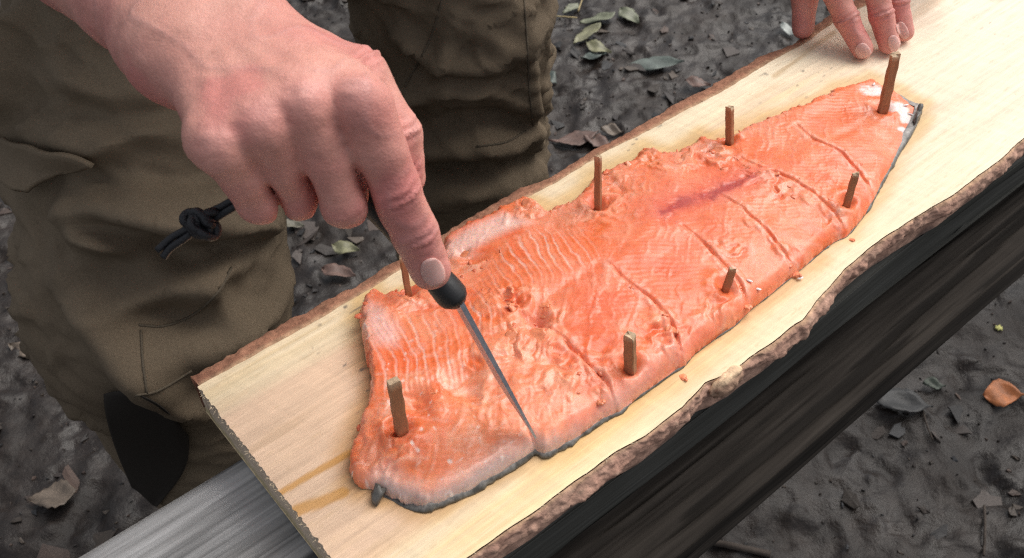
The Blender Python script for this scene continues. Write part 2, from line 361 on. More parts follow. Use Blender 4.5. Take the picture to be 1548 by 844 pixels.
# ------------------------------------------------------------------ bench under the plank
bench = empty('bench', tuple(P3(np.r_[.3], np.r_[-.1], np.r_[0.])[0]), 'long weathered grey wooden bench running beneath the bark edged plank', 'bench')
def board(name, u0, u1, v0, v1, z1, th, cola, colb, seed, parent, nn=(560, 190)):
    nu, nv = nn; u = np.repeat(np.linspace(u0, u1, nu), nv); t = np.tile(np.linspace(0, 1, nv), nu)
    prof = np.array([(0, -th), (0.002, -.004), (.004, -.0012), (.012, 0)])
    # cross-section: face, rounded arris, top, arris, face
    s = t*1.0; wv = v1-v0; v = np.where(s < .12, v0, np.where(s > .88, v1, v0+(s-.12)/.76*wv)); zz = np.where(s < .12, -th*(1-s/.12), np.where(s > .88, -th*(s-.88)/.12, 0))
    rr = .004; ed = np.minimum(np.abs(v-v0), np.abs(v1-v)); zz = np.where((s >= .12) & (s <= .88), zz-np.clip(rr-ed, 0, rr)**2/rr*.8, zz)
    g = fbm(np.c_[u*6, v*170+zz*170], seed, 4); g2 = fbm(np.c_[u*16, v*420+zz*420], seed+1, 3); w = fbm(np.c_[u*2.5, v*9], seed+2, 3)
    crack = sstep(.22, .34, fbm(np.c_[u*3.2, v*110+zz*110], seed+3, 3)); blot = fbm(np.c_[u*22, v*40], seed+6, 4)
    z = z1+zz+.0011*g+.0006*g2-.002*crack; vo = v+np.where(np.abs(zz) > .004, .0012*g, 0)+.003*vnoise(np.c_[u*4, u*0], seed+4)
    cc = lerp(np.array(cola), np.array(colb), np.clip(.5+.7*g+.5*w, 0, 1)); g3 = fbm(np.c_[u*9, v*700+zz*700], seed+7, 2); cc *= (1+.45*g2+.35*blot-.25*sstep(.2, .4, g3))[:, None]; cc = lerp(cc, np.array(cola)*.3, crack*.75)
    if name == 'top_board': cc = lerp(cc, np.array([.028, .029, .025]), sstep(-.158, -.172, v+.006*w+.004*g)*.93)   # shade under the plank, painted dark into the front edge
    V = P3(u, vo, z); F = gridfaces(nu, nv)[:, ::1]
    cap = [np.arange(nv)[::-1][None], ((nu-1)*nv+np.arange(nv))[None]]
    bot = np.array([[0, nv-1, nu*nv-1, (nu-1)*nv]])
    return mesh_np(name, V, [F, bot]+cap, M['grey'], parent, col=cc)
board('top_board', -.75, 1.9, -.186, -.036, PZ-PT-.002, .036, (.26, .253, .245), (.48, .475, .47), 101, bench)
board('lower_board', -.75, 1.9, -.222, -.06, PZ-.105, .032, (.024, .020, .017), (.038, .032, .027), 121, bench)  # near-black colour stands in for the deep shade below the top board
def box_uv(name, u0, u1, v0, v1, z0, z1, m, parent, n=6):
    bm = bmesh.new(); bmesh.ops.create_cube(bm, size=1)
    for v in bm.verts: v.co = Vector(P3(np.r_[(u0+u1)/2+v.co.x*(u1-u0)], np.r_[(v0+v1)/2+v.co.y*(v1-v0)], np.r_[(z0+z1)/2+v.co.z*(z1-z0)])[0])-parent.location
    bmesh.ops.bevel(bm, geom=bm.edges[:], offset=.004, segments=2, affect='EDGES')
    me = bpy.data.meshes.new(name); bm.to_mesh(me); bm.free(); me.materials.append(m)
    a = me.color_attributes.new('col', 'FLOAT_COLOR', 'POINT'); a.data.foreach_set('color', np.tile([.12, .11, .1, 1], len(me.vertices)).astype(np.float32))
    return link(bpy.data.objects.new(name, me), parent)
for u in (-.55, 1.6):
    for v in (-.075, -.18): box_uv('leg', u-.04, u+.04, v-.028, v+.028, -.02, PZ-.1371, M['grey'], bench)
    box_uv('spacer', u-.05, u+.05, -.16, -.07, PZ-.1047, PZ-PT-.0382, M['grey'], bench)

# ------------------------------------------------------------------ salmon fillet
ZF = PZ+.0045
ol = pxuv(outline, ZF)
hs_ = .0009
ua = np.arange(ol[:, 0].min()-.004, ol[:, 0].max()+.004, hs_); va = np.arange(ol[:, 1].min()-.004, ol[:, 1].max()+.004, hs_)
A, B = np.meshgrid(ua, va, indexing='ij'); Q = np.c_[A.ravel(), B.ravel()]; Uq, Vq = Q.T
s0 = sdf2(Q, ol)
# near-edge line (the back / belly border towards the camera) for thickness across
iN = [i for i, p in enumerate(outline) if p in ((1394, 158), (579, 745))]
nearL = ol[iN[0]:iN[1]+1]; dn, _ = polydist(Q, nearL)
farL = ol[13:43]; df, _ = polydist(Q, farL); leftL = np.r_[ol[-4:], ol[:13]]; dl, _ = polydist(Q, leftL)
XY = P3(Uq, Vq, Uq*0)[:, :2]
rag = sstep(.02, .0, df)*1.15+sstep(.015, 0, dl)*1.0+.12
s = s0+.0022*rag*fbm(Q*170, 201, 3)+.0012*rag*vnoise(Q*420, 202)
T = (.0135-.0035*sstep(.035, 0, dn))+.002*np.sin(Uq*9)-.0065*sstep(.40, .56, Uq)-.0068*sstep(.07, .0, df)*sstep(.5, .4, Uq)-.003*sstep(.09, .02, Uq)
w = .004+.006*sstep(.03, .0, dn)+.003*sstep(.02, 0, df)
e = np.clip(s/w, 0, 1); z = T*np.sqrt(np.clip(1-(1-e)**2.2, 0, 1))
# large undulation and loin ridges
big = fbm(Q*24, 210, 3); z += e*.0022*big
mid = pxuv([(1335, 165), (1240, 215), (1150, 248), (1075, 290), (985, 350), (900, 410), (810, 470), (740, 520), (640, 600)], PZ+.012)
dm, pm = polydist(Q, mid); z -= .0009*np.exp(-(dm/.0045)**2)*e*sstep(-.2, .3, vnoise(Q*40, 211))
def blob(px, py, rpx):                       # soft round mask
    q = uv_of(at(px, py, PZ+.012)); rr = rpx*.00043; return np.exp(-(((Q-q)/rr)**2).sum(1))
def region(pl, soft=.006): return sstep(-soft, soft, sdf2(Q, pxuv(pl, PZ+.012)))
torn = sum(blob(*b) for b in ((775, 470, 34), (815, 478, 32), (750, 545, 48), (838, 560, 36), (705, 395, 30), (800, 318, 26), (925, 275, 34), (985, 245, 34), (1045, 235, 30), (1090, 225, 36), (1150, 265, 34), (1185, 290, 26), (640, 455, 34), (590, 475, 22), (600, 640, 34), (640, 600, 30), (720, 600, 40), (1000, 500, 30), (1080, 470, 26), (1010, 520, 26), (1215, 385, 26), (1270, 325, 28), (1105, 380, 22), (560, 690, 34), (600, 700, 30), (900, 330, 30), (880, 560, 28), (925, 545, 26)))
torn = np.clip(torn, 0, 1.1)
wv_ = np.c_[fbm(Q*90, 220, 2), fbm(Q*90, 221, 2)]*.006
r1 = 1-np.abs(fbm((Q+wv_*1.3)*np.array([62, 100]), 222, 2))*2.6; r2 = fbm((Q+wv_)*190, 224, 3)
z += e*torn*(.0016*np.clip(r1, -.6, 1)+.0004*r2-.0008)
z += e*(.22+.9*np.clip(torn, 0, 1))*(.0006*fbm((Q+wv_*.4)*np.array([110, 220]), 230, 3)+.00012*fbm(Q*500, 231, 2))
# muscle segments: fine ridges with white fat lines
ph = (XY[:, 0]*.93+XY[:, 1]*.25+.55*np.abs(Vq+.075)*.25)/.0066+.5*fbm(Q*45, 240, 2)+.15*fbm(Q*200, 241, 2)
sw = .5+.5*np.cos(6.283*ph); line = sstep(.80, .98, sw)
L1 = region([(556, 492), (700, 470), (735, 405), (800, 350), (885, 345), (905, 395), (800, 448), (745, 520), (690, 585), (600, 612), (556, 585)], .008)
ph2 = (Uq*.8+Vq*1.1)/.0052+.6*fbm(Q*50, 243, 2); line2 = sstep(.72, .98, .5+.5*np.cos(6.283*ph2))
patchy = sstep(-.25, .35, fbm(Q*40, 244, 3))
streak = sstep(.1, .7, fbm((Q@np.array([[.62, .78], [-.78, .62]])+wv_*.5)*np.array([420, 60]), 246, 3)); fat = np.clip(line*L1*(.45+.55*patchy)*(1-.6*np.clip(torn, 0, 1))+line2*(1-L1)*.07*patchy+streak*(1-L1)*.30, 0, 1)
z += e*(.0005*sw*L1-.0005*line*L1+.00035*streak*(1-L1)+.00006*np.cos(6.283*ph2)*(1-L1))
slice_ = fbm((Q+wv_*.8)@np.array([[.80, .60], [-.60, .80]])*np.array([95, 16])+3, 247, 2); sl_f = slice_*5-np.floor(slice_*5)
z += e*(1-L1)*(1-.6*np.clip(torn, 0, 1))*.0003*(sl_f-.5)*sstep(-.2, .2, fbm(Q*22, 248, 2))
# scored cuts
cuts = [[(933, 612), (913, 579), (878, 544), (848, 514), (803, 484)], [(1037, 548), (1014, 490), (984, 456), (954, 434), (920, 405)], [(1137, 466), (1116, 426), (1083, 393), (1055, 364), (1030, 345)], [(1212, 405), (1178, 374), (1140, 336), (1121, 317), (1088, 296)], [(1288, 348), (1263, 322), (1225, 288), (1197, 270), (1150, 250), (1121, 232)], [(1327, 290), (1301, 255), (1273, 227), (1230, 205), (1206, 182)], [(824, 692), (808, 668), (800, 650)]]
cutmask = np.zeros(len(Q)); lipmask = np.zeros(len(Q))
for k, L in enumerate(cuts):
    d, p = polydist(Q+.0007*np.c_[fbm(Q*150, 250+k, 2), fbm(Q*150, 260+k, 2)], pxuv(L, PZ+.012))
    dep = (.006 if k == 6 else .0019)*(1-.8*sstep(.6, 1.1, p))*(.6+.8*np.clip(.5+fbm(Q*130, 255+k, 2), 0, 1)); g = np.exp(-(d/.00075)**2); z -= e*dep*g
    lip = np.exp(-((d-.0032)/.0022)**2)*(.5+.8*fbm(Q*260, 270+k, 2)); z += e*.0013*lip*(1-.6*p); cutmask = np.maximum(cutmask, g*(1-.6*p)); lipmask = np.maximum(lipmask, np.clip(lip, 0, 1)*(1-.5*p))
# dents round the pegs
pegs = [((608, 655), (595, 576), 25, 'peg', 'thickest wooden peg near the bark free left end of the fillet'),
        ((953, 562), (952, 507), 22, 'peg', 'stout peg in the near edge of the fillet with a pale square top'),
        ((1097, 438), (1108, 406), 15, 'peg', 'short peg leaning right beside white shreds on the near edge'),
        ((1281, 306), (1294, 262), 14, 'peg', 'leaning peg in the near edge close to the tail'),
        ((1337, 157), (1354, 82), 18, 'peg', 'tallest peg standing in the white tail end below the fingers'),
        ((1103, 206), (1103, 162), 15, 'peg', 'upright peg on the far edge between two others and bare wood'),
        ((904, 308), (904, 237), 13, 'peg', 'slim tall peg at the notch in the far edge of the fillet'),
        ((618, 447), (608, 388), 12, 'peg', 'thin peg half hidden behind the pointing finger')]
for (b, t_, w_, _, _) in pegs:
    q = uv_of(at(*b, PZ+.010)); d = np.hypot(*(Q-q).T); z -= e*.005*np.exp(-(d/.0055)**2); z += e*.0022*np.exp(-((d-.010)/.0045)**2)*(.6+.6*fbm(Q*120, 280, 2))
# hollows (deep orange dimples)
for x_, y_, r_, dz in ((708, 592, 26, .005), (630, 610, 20, .006), (812, 490, 17, .0075), (770, 462, 11, .005), (700, 380, 10, .004), (985, 238, 14, .003)): z -= e*dz*blob(x_, y_, r_)
lum = np.zeros(len(Q)); lno = fbm((Q+wv_*1.5)@np.array([[.80, .60], [-.60, .80]])*np.array([190, 80]), 285, 3)
for x_, y_, r_, h_ in ((748, 462, 22, .0032), (792, 452, 15, .0026), (800, 470, 13, .0034), (826, 486, 16, .0030), (765, 515, 26, .0030), (808, 528, 20, .0034), (842, 520, 15, .0026), (730, 545, 20, .0022), (870, 575, 16, .0030), (842, 590, 22, .0018), (915, 590, 14, .0026), (900, 600, 9, .003), (925, 566, 10, .0028), (1003, 485, 12, .0026), (1018, 510, 10, .0026), (1040, 540, 9, .003), (1085, 470, 13, .0022), (1112, 480, 18, .002), (1055, 492, 16, .002), (1182, 378, 10, .0024), (1205, 392, 9, .0026), (1135, 340, 10, .002), (1272, 328, 10, .0026), (1225, 300, 12, .002), (1150, 262, 16, .0024), (1090, 232, 18, .0026), (1040, 240, 20, .003), (985, 232, 16, .003), (940, 258, 16, .003), (930, 300, 22, .0026), (880, 310, 16, .0024), (800, 312, 16, .0032), (770, 325, 14, .0028), (700, 385, 14, .0028), (640, 455, 16, .0026), (612, 470, 12, .0022), (680, 440, 12, .002), (655, 610, 18, .0026), (585, 690, 20, .0022), (565, 650, 14, .002)):
    b_ = sstep(.25, .95, blob(x_, y_, r_*1.5)*(1+1.5*lno)); z += e*h_*.48*b_; lum = np.maximum(lum, b_)
curl = blob(772, 468, 26)-1.25*blob(772, 466, 15); z += e*.004*np.clip(curl, 0, 1)
z = np.maximum(z, .0004+.0012*e)
# colour of the flesh itself
orange = np.array([.81, .170, .054]); pinkf = np.array([.83, .235, .112]); deep = np.array([.72, .125, .035]); white = np.array([.86, .60, .50]); belly = np.array([.78, .50, .42])
n_ = fbm(Q*32, 300, 4); n4 = fbm(Q*np.array([120, 200]), 301, 4)
fc = lerp(np.tile(orange, (len(Q), 1)), pinkf, np.clip(.45+.9*n_+.35*n4, 0, 1))
pp_ = sstep(.0, .5, fbm((Q+wv_)*55, 303, 4)+.25*n4); fc = lerp(fc, np.array([.85, .36, .23]), pp_*.45*(.35+.65*np.clip(torn+sstep(.2, .05, Uq)+sstep(.03, .0, df), 0, 1)))
red = region([(830, 430), (960, 380), (1090, 320), (1110, 350), (1040, 430), (975, 470), (880, 530), (840, 480)], .02); fc = lerp(fc, np.array([.80, .17, .085]), red*.65)
lf = sstep(.16, .06, Uq); fc = lerp(fc, np.array([.80, .25, .075]), lf*.7*np.clip(.5+n_, 0, 1))
fc = lerp(fc, deep, np.clip(torn*sstep(.1, .9, -r1+.35)*.9, 0, 1)); fc = lerp(fc, pinkf*np.array([1.02, 1.25, 1.35]), np.clip(torn*sstep(.45, 1, r1)*.75, 0, 1))
fc = lerp(fc, white, np.clip(fat*.62+lipmask*.6, 0, 1)); fc = lerp(fc, deep, cutmask*.2)
for x_, y_, r_ in ((708, 592, 26), (630, 610, 18), (770, 462, 10), (985, 238, 14)): fc = lerp(fc, np.array([.78, .17, .04]), np.clip(blob(x_, y_, r_)*.9, 0, 1))
for x_, y_, r_ in ((930, 556, 17), (1076, 434, 17), (1266, 300, 13), (640, 640, 16), (586, 650, 12), (1090, 205, 10)): fc = lerp(fc, np.array([.78, .15, .03]), np.clip(blob(x_, y_, r_)*.85, 0, 1))
fc = lerp(fc, np.array([.55, .12, .08]), np.clip(blob(812, 490, 14), 0, 1)*.8)
# smears of paler, fattier flesh and of deeper orange, drawn out along the muscle
def smear(a, sx, sy, seed, o=4): ca, sa = math.cos(a), math.sin(a); return fbm((Q+wv_*1.2)@np.array([[ca, -sa], [sa, ca]])*np.array([sx, sy]), seed, o)
sA, sB, sC = smear(.75, 150, 34, 304), smear(-.5, 120, 30, 305), smear(.15, 40, 26, 306, 3)
fc = lerp(fc, np.array([.87, .45, .30]), sstep(.12, .5, sA+.3*n_)*(.20+.36*np.clip(torn+sstep(.16, .05, Uq), 0, 1))); fc = lerp(fc, np.array([.79, .15, .045]), sstep(.10, .5, sB)*.55); fc = lerp(fc, np.array([.84, .27, .15]), sstep(.1, .45, sC)*.5); fc = lerp(fc, np.array([.80, .14, .06]), sstep(.1, .45, -sC)*.4)
gl = sstep(.30, .55, smear(1.1, 300, 70, 307, 3)); fc = lerp(fc, np.array([.88, .62, .52]), gl*.25*np.clip(.25+torn+lf, 0, 1))
fc = lerp(fc, np.array([.86, .38, .22]), lum*(.12+.5*np.clip(n4+.2, 0, 1)))
fc = lerp(fc, np.array([.87, .41, .27]), .30*sstep(.24, .05, Uq)*np.clip(.6+1.1*n_, 0, 1))
# pale belly lining along the near edge and the far flap, white fat at the tail
nb = sstep(.015, .003, dn+.010*n_+.004*n4)*sstep(.30, .08, Uq); fc = lerp(fc, belly, nb*.7); fc = lerp(fc, np.array([.42, .36, .34]), sstep(.007, .001, dn+.005*n_)*sstep(.22, .08, Uq)*.65)
fc = lerp(fc, np.array([.86, .58, .50]), region([(672, 362), (715, 338), (760, 318), (800, 335), (760, 352), (700, 385), (676, 385)], .006)*.8)
fc = lerp(fc, np.array([.84, .52, .46]), region([(556, 460), (575, 470), (605, 505), (600, 530), (570, 528), (556, 500)], .006)*.75)
for x_, y_, r_ in ((1318, 126, 19), (1362, 150, 17), (1380, 165, 15), (1372, 182, 9)): fc = lerp(fc, np.array([.80, .76, .74]), sstep(.22, .6, blob(x_, y_, r_*1.1)*(1+1.1*n4))*.85)
# blood line
bl, pb = polydist(Q+wv_*.5, pxuv([(1000, 325), (1040, 305), (1080, 290), (1130, 268)], PZ+.012)); bm_ = np.exp(-(np.maximum(bl+.004*fbm(Q*120, 312, 3), 0)/(.0062*(1-.8*np.abs(pb-.4))))**2)
fc = lerp(fc, np.array([.24, .012, .012]), np.clip(bm_*(1.0+1.1*n4), 0, .92)); fc = lerp(fc, np.array([.66, .11, .09]), np.exp(-(bl/.014)**2)*.5)
flk = vnoise(Q*330, 310); fc = lerp(fc, np.array([.88, .72, .64]), sstep(.80, .92, flk)*lf*.8)
spk = vnoise(Q*np.array([500, 430]), 311); fc = lerp(fc, np.array([.2, .06, .04]), sstep(.93, .97, spk)*.7)
# clip to outline: pull the fringe vertices onto the border
step = 1.6*hs_; keep = s > -step
gs = np.gradient(s.reshape(len(ua), len(va)), hs_); gn = np.c_[gs[0].ravel(), gs[1].ravel()]; gn /= np.linalg.norm(gn, axis=1)[:, None]+1e-9
fr = keep & (s < 0); Q2 = Q.copy(); Q2[fr] -= gn[fr]*s[fr][:, None]; zf = np.where(fr, .0003, z)
FF = gridfaces(len(ua), len(va), keep); Vfl = P3(Q2[:, 0], Q2[:, 1], PZ+.0006+zf)
HZ = (ua, va, z.reshape(len(ua), len(va)))
def fish_z(u, v):
    i = int(np.clip((u-ua[0])/hs_, 0, len(ua)-1)); j = int(np.clip((v-va[0])/hs_, 0, len(va)-1)); return PZ+.0006+float(HZ[2][i, j])
V1, F1, C1 = compact(Vfl, FF, fc)
fish = empty('salmon_fillet', tuple(at(900, 480, PZ)), 'large raw pink salmon fillet scored into portions and pegged to the plank', 'fish')
mesh_np('flesh', V1, F1, M['flesh'], fish, col=C1)
# skin: dark rim below the flesh along the near edge and round the tail
sk = np.r_[ol[iN[0]-2:iN[1]+1]]; sk = spline(sk, 6); tg = np.gradient(sk, axis=0); tg /= np.linalg.norm(tg, axis=1)[:, None]; nn_ = np.c_[tg[:, 1], -tg[:, 0]]
if ((sk+nn_*.004)[len(sk)//2, 1] > sk[len(sk)//2, 1]): nn_ = -nn_
m_ = len(sk); tpar = np.linspace(0, 1, m_); wob = fbm(np.c_[tpar*60, tpar*0], 320, 3)
wid = (.0004+.0009*sstep(.32, .1, tpar)+.0016*sstep(.45, .9, tpar)+.0009*wob)*sstep(1.0, .985, tpar)
wid = np.maximum(wid, .0001); wid[:10] += .0006; wid *= .75+.6*fbm(np.c_[tpar*150, tpar*0+2], 321, 2)
prof = [(-.005, .0022), (-.0014, .0026), (.45, .0020), (.9, .0010), (1.0, .0002), (-.004, .0001)]
Vs = []
for a, h in prof:
    off = np.where(np.abs(a) < .02, a, 0)+(wid*a if abs(a) >= .5 else 0); hh = h*(.35+.7*sstep(.3, .1, tpar)+1.2*sstep(.45, .9, tpar)+.35*wob) if h > .0005 else h
    hh = hh*sstep(1.0, .93, tpar); p = sk+nn_*np.reshape(off+0*tpar, (-1, 1)); Vs.append(P3(p[:, 0], p[:, 1], PZ+.0003+hh+0*tpar))
Vs = np.concatenate(Vs); Fs = gridfaces(len(prof), m_)
sn = fbm(Vs*300, 323, 3); sg_ = np.repeat([1, .9, .45, .1, 0, 0], m_)
mesh_np('skin', Vs, Fs, mat('salmon skin edge', attr='col', rough=.38, noise=[(400, .6, 1.5)], bump=[(500, .3, .0006)]), fish, col=lerp(lerp(np.array([.045, .043, .036]), np.array([.11, .11, .10]), np.clip(.5+sn, 0, 1)), np.array([.34, .31, .29]), sg_*np.clip(.6+sn, 0, 1)))
def blob_vf(p, ax, sz, seed):
    b = bmesh.new(); bmesh.ops.create_icosphere(b, subdivisions=2, radius=1); v = np.array([q.co for q in b.verts]); f = [[q.index for q in t.verts] for t in b.faces]; b.free()
    v = v*(1+.7*fbm(v*1.8+seed*3.1, 330, 2))[:, None]
    return p+v[:, :1]*sz[0]*ax[0]+v[:, 1:2]*sz[1]*ax[1]+v[:, 2:]*sz[2]*ax[2], f
def frame(a, tilt=0):
    x = np.array([math.cos(a)*math.cos(tilt), math.sin(a)*math.cos(tilt), math.sin(tilt)]); y = np.array([-math.sin(a), math.cos(a), 0]); return x, y, np.cross(x, y)
# tail fin scrap, dark fin stub, white shreds
def fish_bit(name, px, py, sz, a, tilt, m, lift=.001, lab=None):
    p = at(px, py, PZ+.008); q = uv_of(p); zz = fish_z(*q) if name != 'tail_scrap' else PZ+.004
    v, f = blob_vf(np.array([p[0], p[1], zz+lift]), frame(a, tilt), sz, px); o = build_py(name, v, f, m, fish)
    if lab: o['label'] = lab
    return o
fish_bit('tail_scrap', 1391, 163, (.0045, .0020, .0022), R(65), R(30), M['skin_fish'], .003)
fish_bit('tail_scrap', 1388, 172, (.008, .002, .003), R(60), R(5), M['skin_fish'], .001)
fish_bit('fin_stub', 570, 741, (.0055, .0035, .003), R(75), R(20), M['skin_fish'], .003)
Mw = mat('white membrane', (.85, .80, .78), .25, sss=(.2, (1, .8, .7), .002))
for x_, y_, a_ in ((1131, 433, R(-40)), (1145, 440, R(-30)), (1213, 410, R(20)), (1322, 124, R(60)), (1370, 152, R(10)), (1380, 164, R(-30))):
    fish_bit('membrane_shred', x_, y_, (rnd.uniform(.0015, .0036), .0009, .0004), a_, R(8), Mw, .0006)
# shreds and crumbs of flesh along the cuts, torn places and the ragged far edge
Msh = mat('flesh shred', (.81, .20, .095), .35, noise=[(180, .7, 1.25)], bump=[(500, .4, .0006)], sss=(.3, (1, .4, .25), .003))
parts = []
src = [(L, 7, .006) for L in cuts[:6]]+[(outline[17:41], 34, .005), (outline[-30:-4], 40, .003), (outline[:12], 40, .004), ([(730, 440), (800, 500), (860, 560), (905, 600)], 60, .014), ([(700, 400), (760, 430)], 20, .012), ([(590, 640), (640, 600), (680, 640)], 16, .012), ([(1060, 230), (1150, 250), (1200, 300)], 36, .012)]
for L, n, sp_ in src:
    Lp = pxuv(L, PZ+.010)
    for k in range(int(n*.3)):
        t = rnd.random()*(len(Lp)-1); i = int(t); q = Lp[i]*(1-t+i)+Lp[i+1]*(t-i)+np.array([rnd.gauss(0, sp_*.5), rnd.gauss(0, sp_*.5)])
        ii, jj = int((q[0]-ua[0])/hs_), int((q[1]-va[0])/hs_)
        if not (0 <= ii < len(ua) and 0 <= jj < len(va)) or s.reshape(len(ua), len(va))[ii, jj] < .0004: continue
        sz = rnd.uniform(.0006, .0015)*rnd.choice((.7, 1, 1.3)); el = rnd.uniform(1, 2.4)
        p = P3(np.r_[q[0]], np.r_[q[1]], np.r_[0.])[0]; p[2] = fish_z(*q)-sz*.28
        parts.append(blob_vf(p, frame(rnd.uniform(0, 6.3), rnd.uniform(-.3, .5)), (sz*el, sz*rnd.uniform(.6, 1.3), sz*.5), rnd.random()*99))
V, F = joinvf(parts); o = build_py('flesh_shreds', V, F, Msh, fish); o['kind'] = 'stuff'

# torn flaps and curls of flesh standing up from the fillet
Mfl = mat('torn flesh', (.85, .285, .145), .34, noise=[(110, .75, 1.2), (420, .9, 1.1)], bump=[(160, .2, .001)], sss=(.12, (1, .35, .18), .004), spec=.42, coat=.3)
for px, py, L_, w_, a_, cu in ((762, 456, .013, .006, 20, 2.6), (784, 472, .012, .005, 200, 2.2), (812, 462, .011, .006, -30, 1.2), (832, 482, .010, .006, -50, 1.0), (800, 520, .014, .007, 30, 1.3), (770, 530, .012, .007, 70, 1.0), (838, 540, .011, .006, 120, 1.4), (850, 570, .012, .006, -40, 1.1), (742, 515, .012, .006, 95, .9), (700, 385, .012, .006, 40, 1.2), (728, 372, .010, .005, 10, 1.0), (790, 315, .013, .006, 60, 1.3), (812, 322, .010, .005, 100, 1.1), (903, 602, .007, .004, -60, 1.3), (1034, 545, .008, .004, -70, 1.2), (1012, 500, .008, .004, -50, 1.2), (1288, 338, .007, .004, -60, 1.2), (1205, 395, .007, .004, -50, 1.2), (1080, 222, .011, .006, 30, 1.1), (1040, 232, .012, .006, 60, 1.2), (985, 232, .012, .007, 80, 1.4), (955, 250, .010, .006, 110, 1.2), (925, 268, .010, .005, 140, 1.1), (1160, 262, .010, .005, -20, 1.0), (640, 452, .010, .005, 30, 1.1), (602, 462, .010, .005, 10, 1.0), (645, 590, .010, .005, -40, 1.2), (1128, 450, .007, .004, -70, 1.2)):
    L_, w_, cu = L_*1.45, w_*1.5, cu*.6; q = uv_of(at(px, py, PZ+.012)); p = P3(np.r_[q[0]], np.r_[q[1]], np.r_[0.])[0]; p[2] = fish_z(*q)-.0008; x_, y_, _ = frame(R(a_)); V = []; sd_ = rnd.random()*50
    for i in range(13):
        f = i/12; th = cu*(f-.35)*1.0; X_ = L_*(math.sin(cu*f)/cu if cu else f); Z_ = L_*((1-math.cos(cu*f))/cu)*.62-.0012
        ww = w_*(.55+.6*math.sin(math.pi*min(1, f*.95+.05))**.7)*(.85+.3*math.sin(sd_+f*7))
        for j in range(7):
            g = -1+j/3; V.append(p+x_*(X_-L_*.4+.0009*math.sin(sd_*2+j*1.7+i*.6))+y_*(g*ww*.5+.0006*math.sin(i*1.3+sd_))+np.array([0, 0, Z_-abs(g)**2.4*.0016*(1-f*.5)+.0004*math.sin(j*2.1+i*1.1+sd_)]))
    o = mesh_np('flesh_flap', np.array(V), gridfaces(13, 7), Mfl, fish); md = o.modifiers.new('thickness', 'SOLIDIFY'); md.thickness = .0019; md.offset = -.5; m2 = o.modifiers.new('round', 'SUBSURF'); m2.levels = m2.render_levels = 1

# ------------------------------------------------------------------ pegs
def closest_on_ray(px, py, B):              # point of that sight line nearest to the vertical through B
    d = ray(px, py); d = d/np.linalg.norm(d); n = d[:2]; r = B[:2]-CAM[:2]; t = (r@n)/(n@n); return CAM+d*t
for k, (b, t_, wpx, nm, lab) in enumerate(pegs):
    B_ = at(*b, PZ+.010); T_ = closest_on_ray(*t_, B_); dep = (B_-CAM)@FW; wd = wpx*dep/FPX
    ax = (T_-B_); L = np.linalg.norm(ax); ax /= L; B0 = B_-ax*.012
    side = np.cross(ax, (CAM-B_)/np.linalg.norm(CAM-B_)); side /= np.linalg.norm(side); fr_ = np.cross(ax, side)
    tw = R((18, -28, 25, 20, 24, -35, -30, 20)[k]); s1 = side*math.cos(tw)+fr_*math.sin(tw); s2 = -side*math.sin(tw)+fr_*math.cos(tw)
    wd *= .80
    V, nr = [], 12; sec = [(-1, -.78), (-.84, -1), (.8, -1), (1, -.8), (1, .75), (.82, 1), (-.8, 1), (-1, .8)]
    for q in range(nr):
        f = q/(nr-1); tp = 1-.10*f
        for c_, (x_, y_) in enumerate(sec):
            j = .06*math.sin(q*1.9+c_*2.1+k)+rnd.uniform(-.03, .03); top = (rnd.uniform(-.0016, .0012) if q == nr-1 else 0)
            V.append(B0+ax*((L+.012)*f+top)+s1*x_*wd/2*tp*(1+j)+s2*y_*wd*(.26 if k in (2, 3) else .36)*tp*(1+j))
    ns = len(sec); F = [(q*ns+c_, q*ns+(c_+1) % ns, (q+1)*ns+(c_+1) % ns, (q+1)*ns+c_) for q in range(nr-1) for c_ in range(ns)]
    V.append(B0+ax*(L+.0121)); F += [((nr-1)*ns+c_, (nr-1)*ns+(c_+1) % ns, nr*ns) for c_ in range(ns)]; F.append(tuple(range(ns))[::-1])
    o = build_py('wooden_peg', V, F, M['peg'], smooth=False); cl = np.tile([.37, .18, .09, 1], (len(V), 1)); cl[-1-ns:, :3] = [.58, .42, .27]
    o.data.color_attributes.new('col', 'FLOAT_COLOR', 'POINT').data.foreach_set('color', cl.astype(np.float32).ravel())
    off = Vector(B_); o.data.transform(Matrix.Translation(-off)); o.location = off
    tag(o, lab, 'peg', 'wooden pegs pinning the fillet')

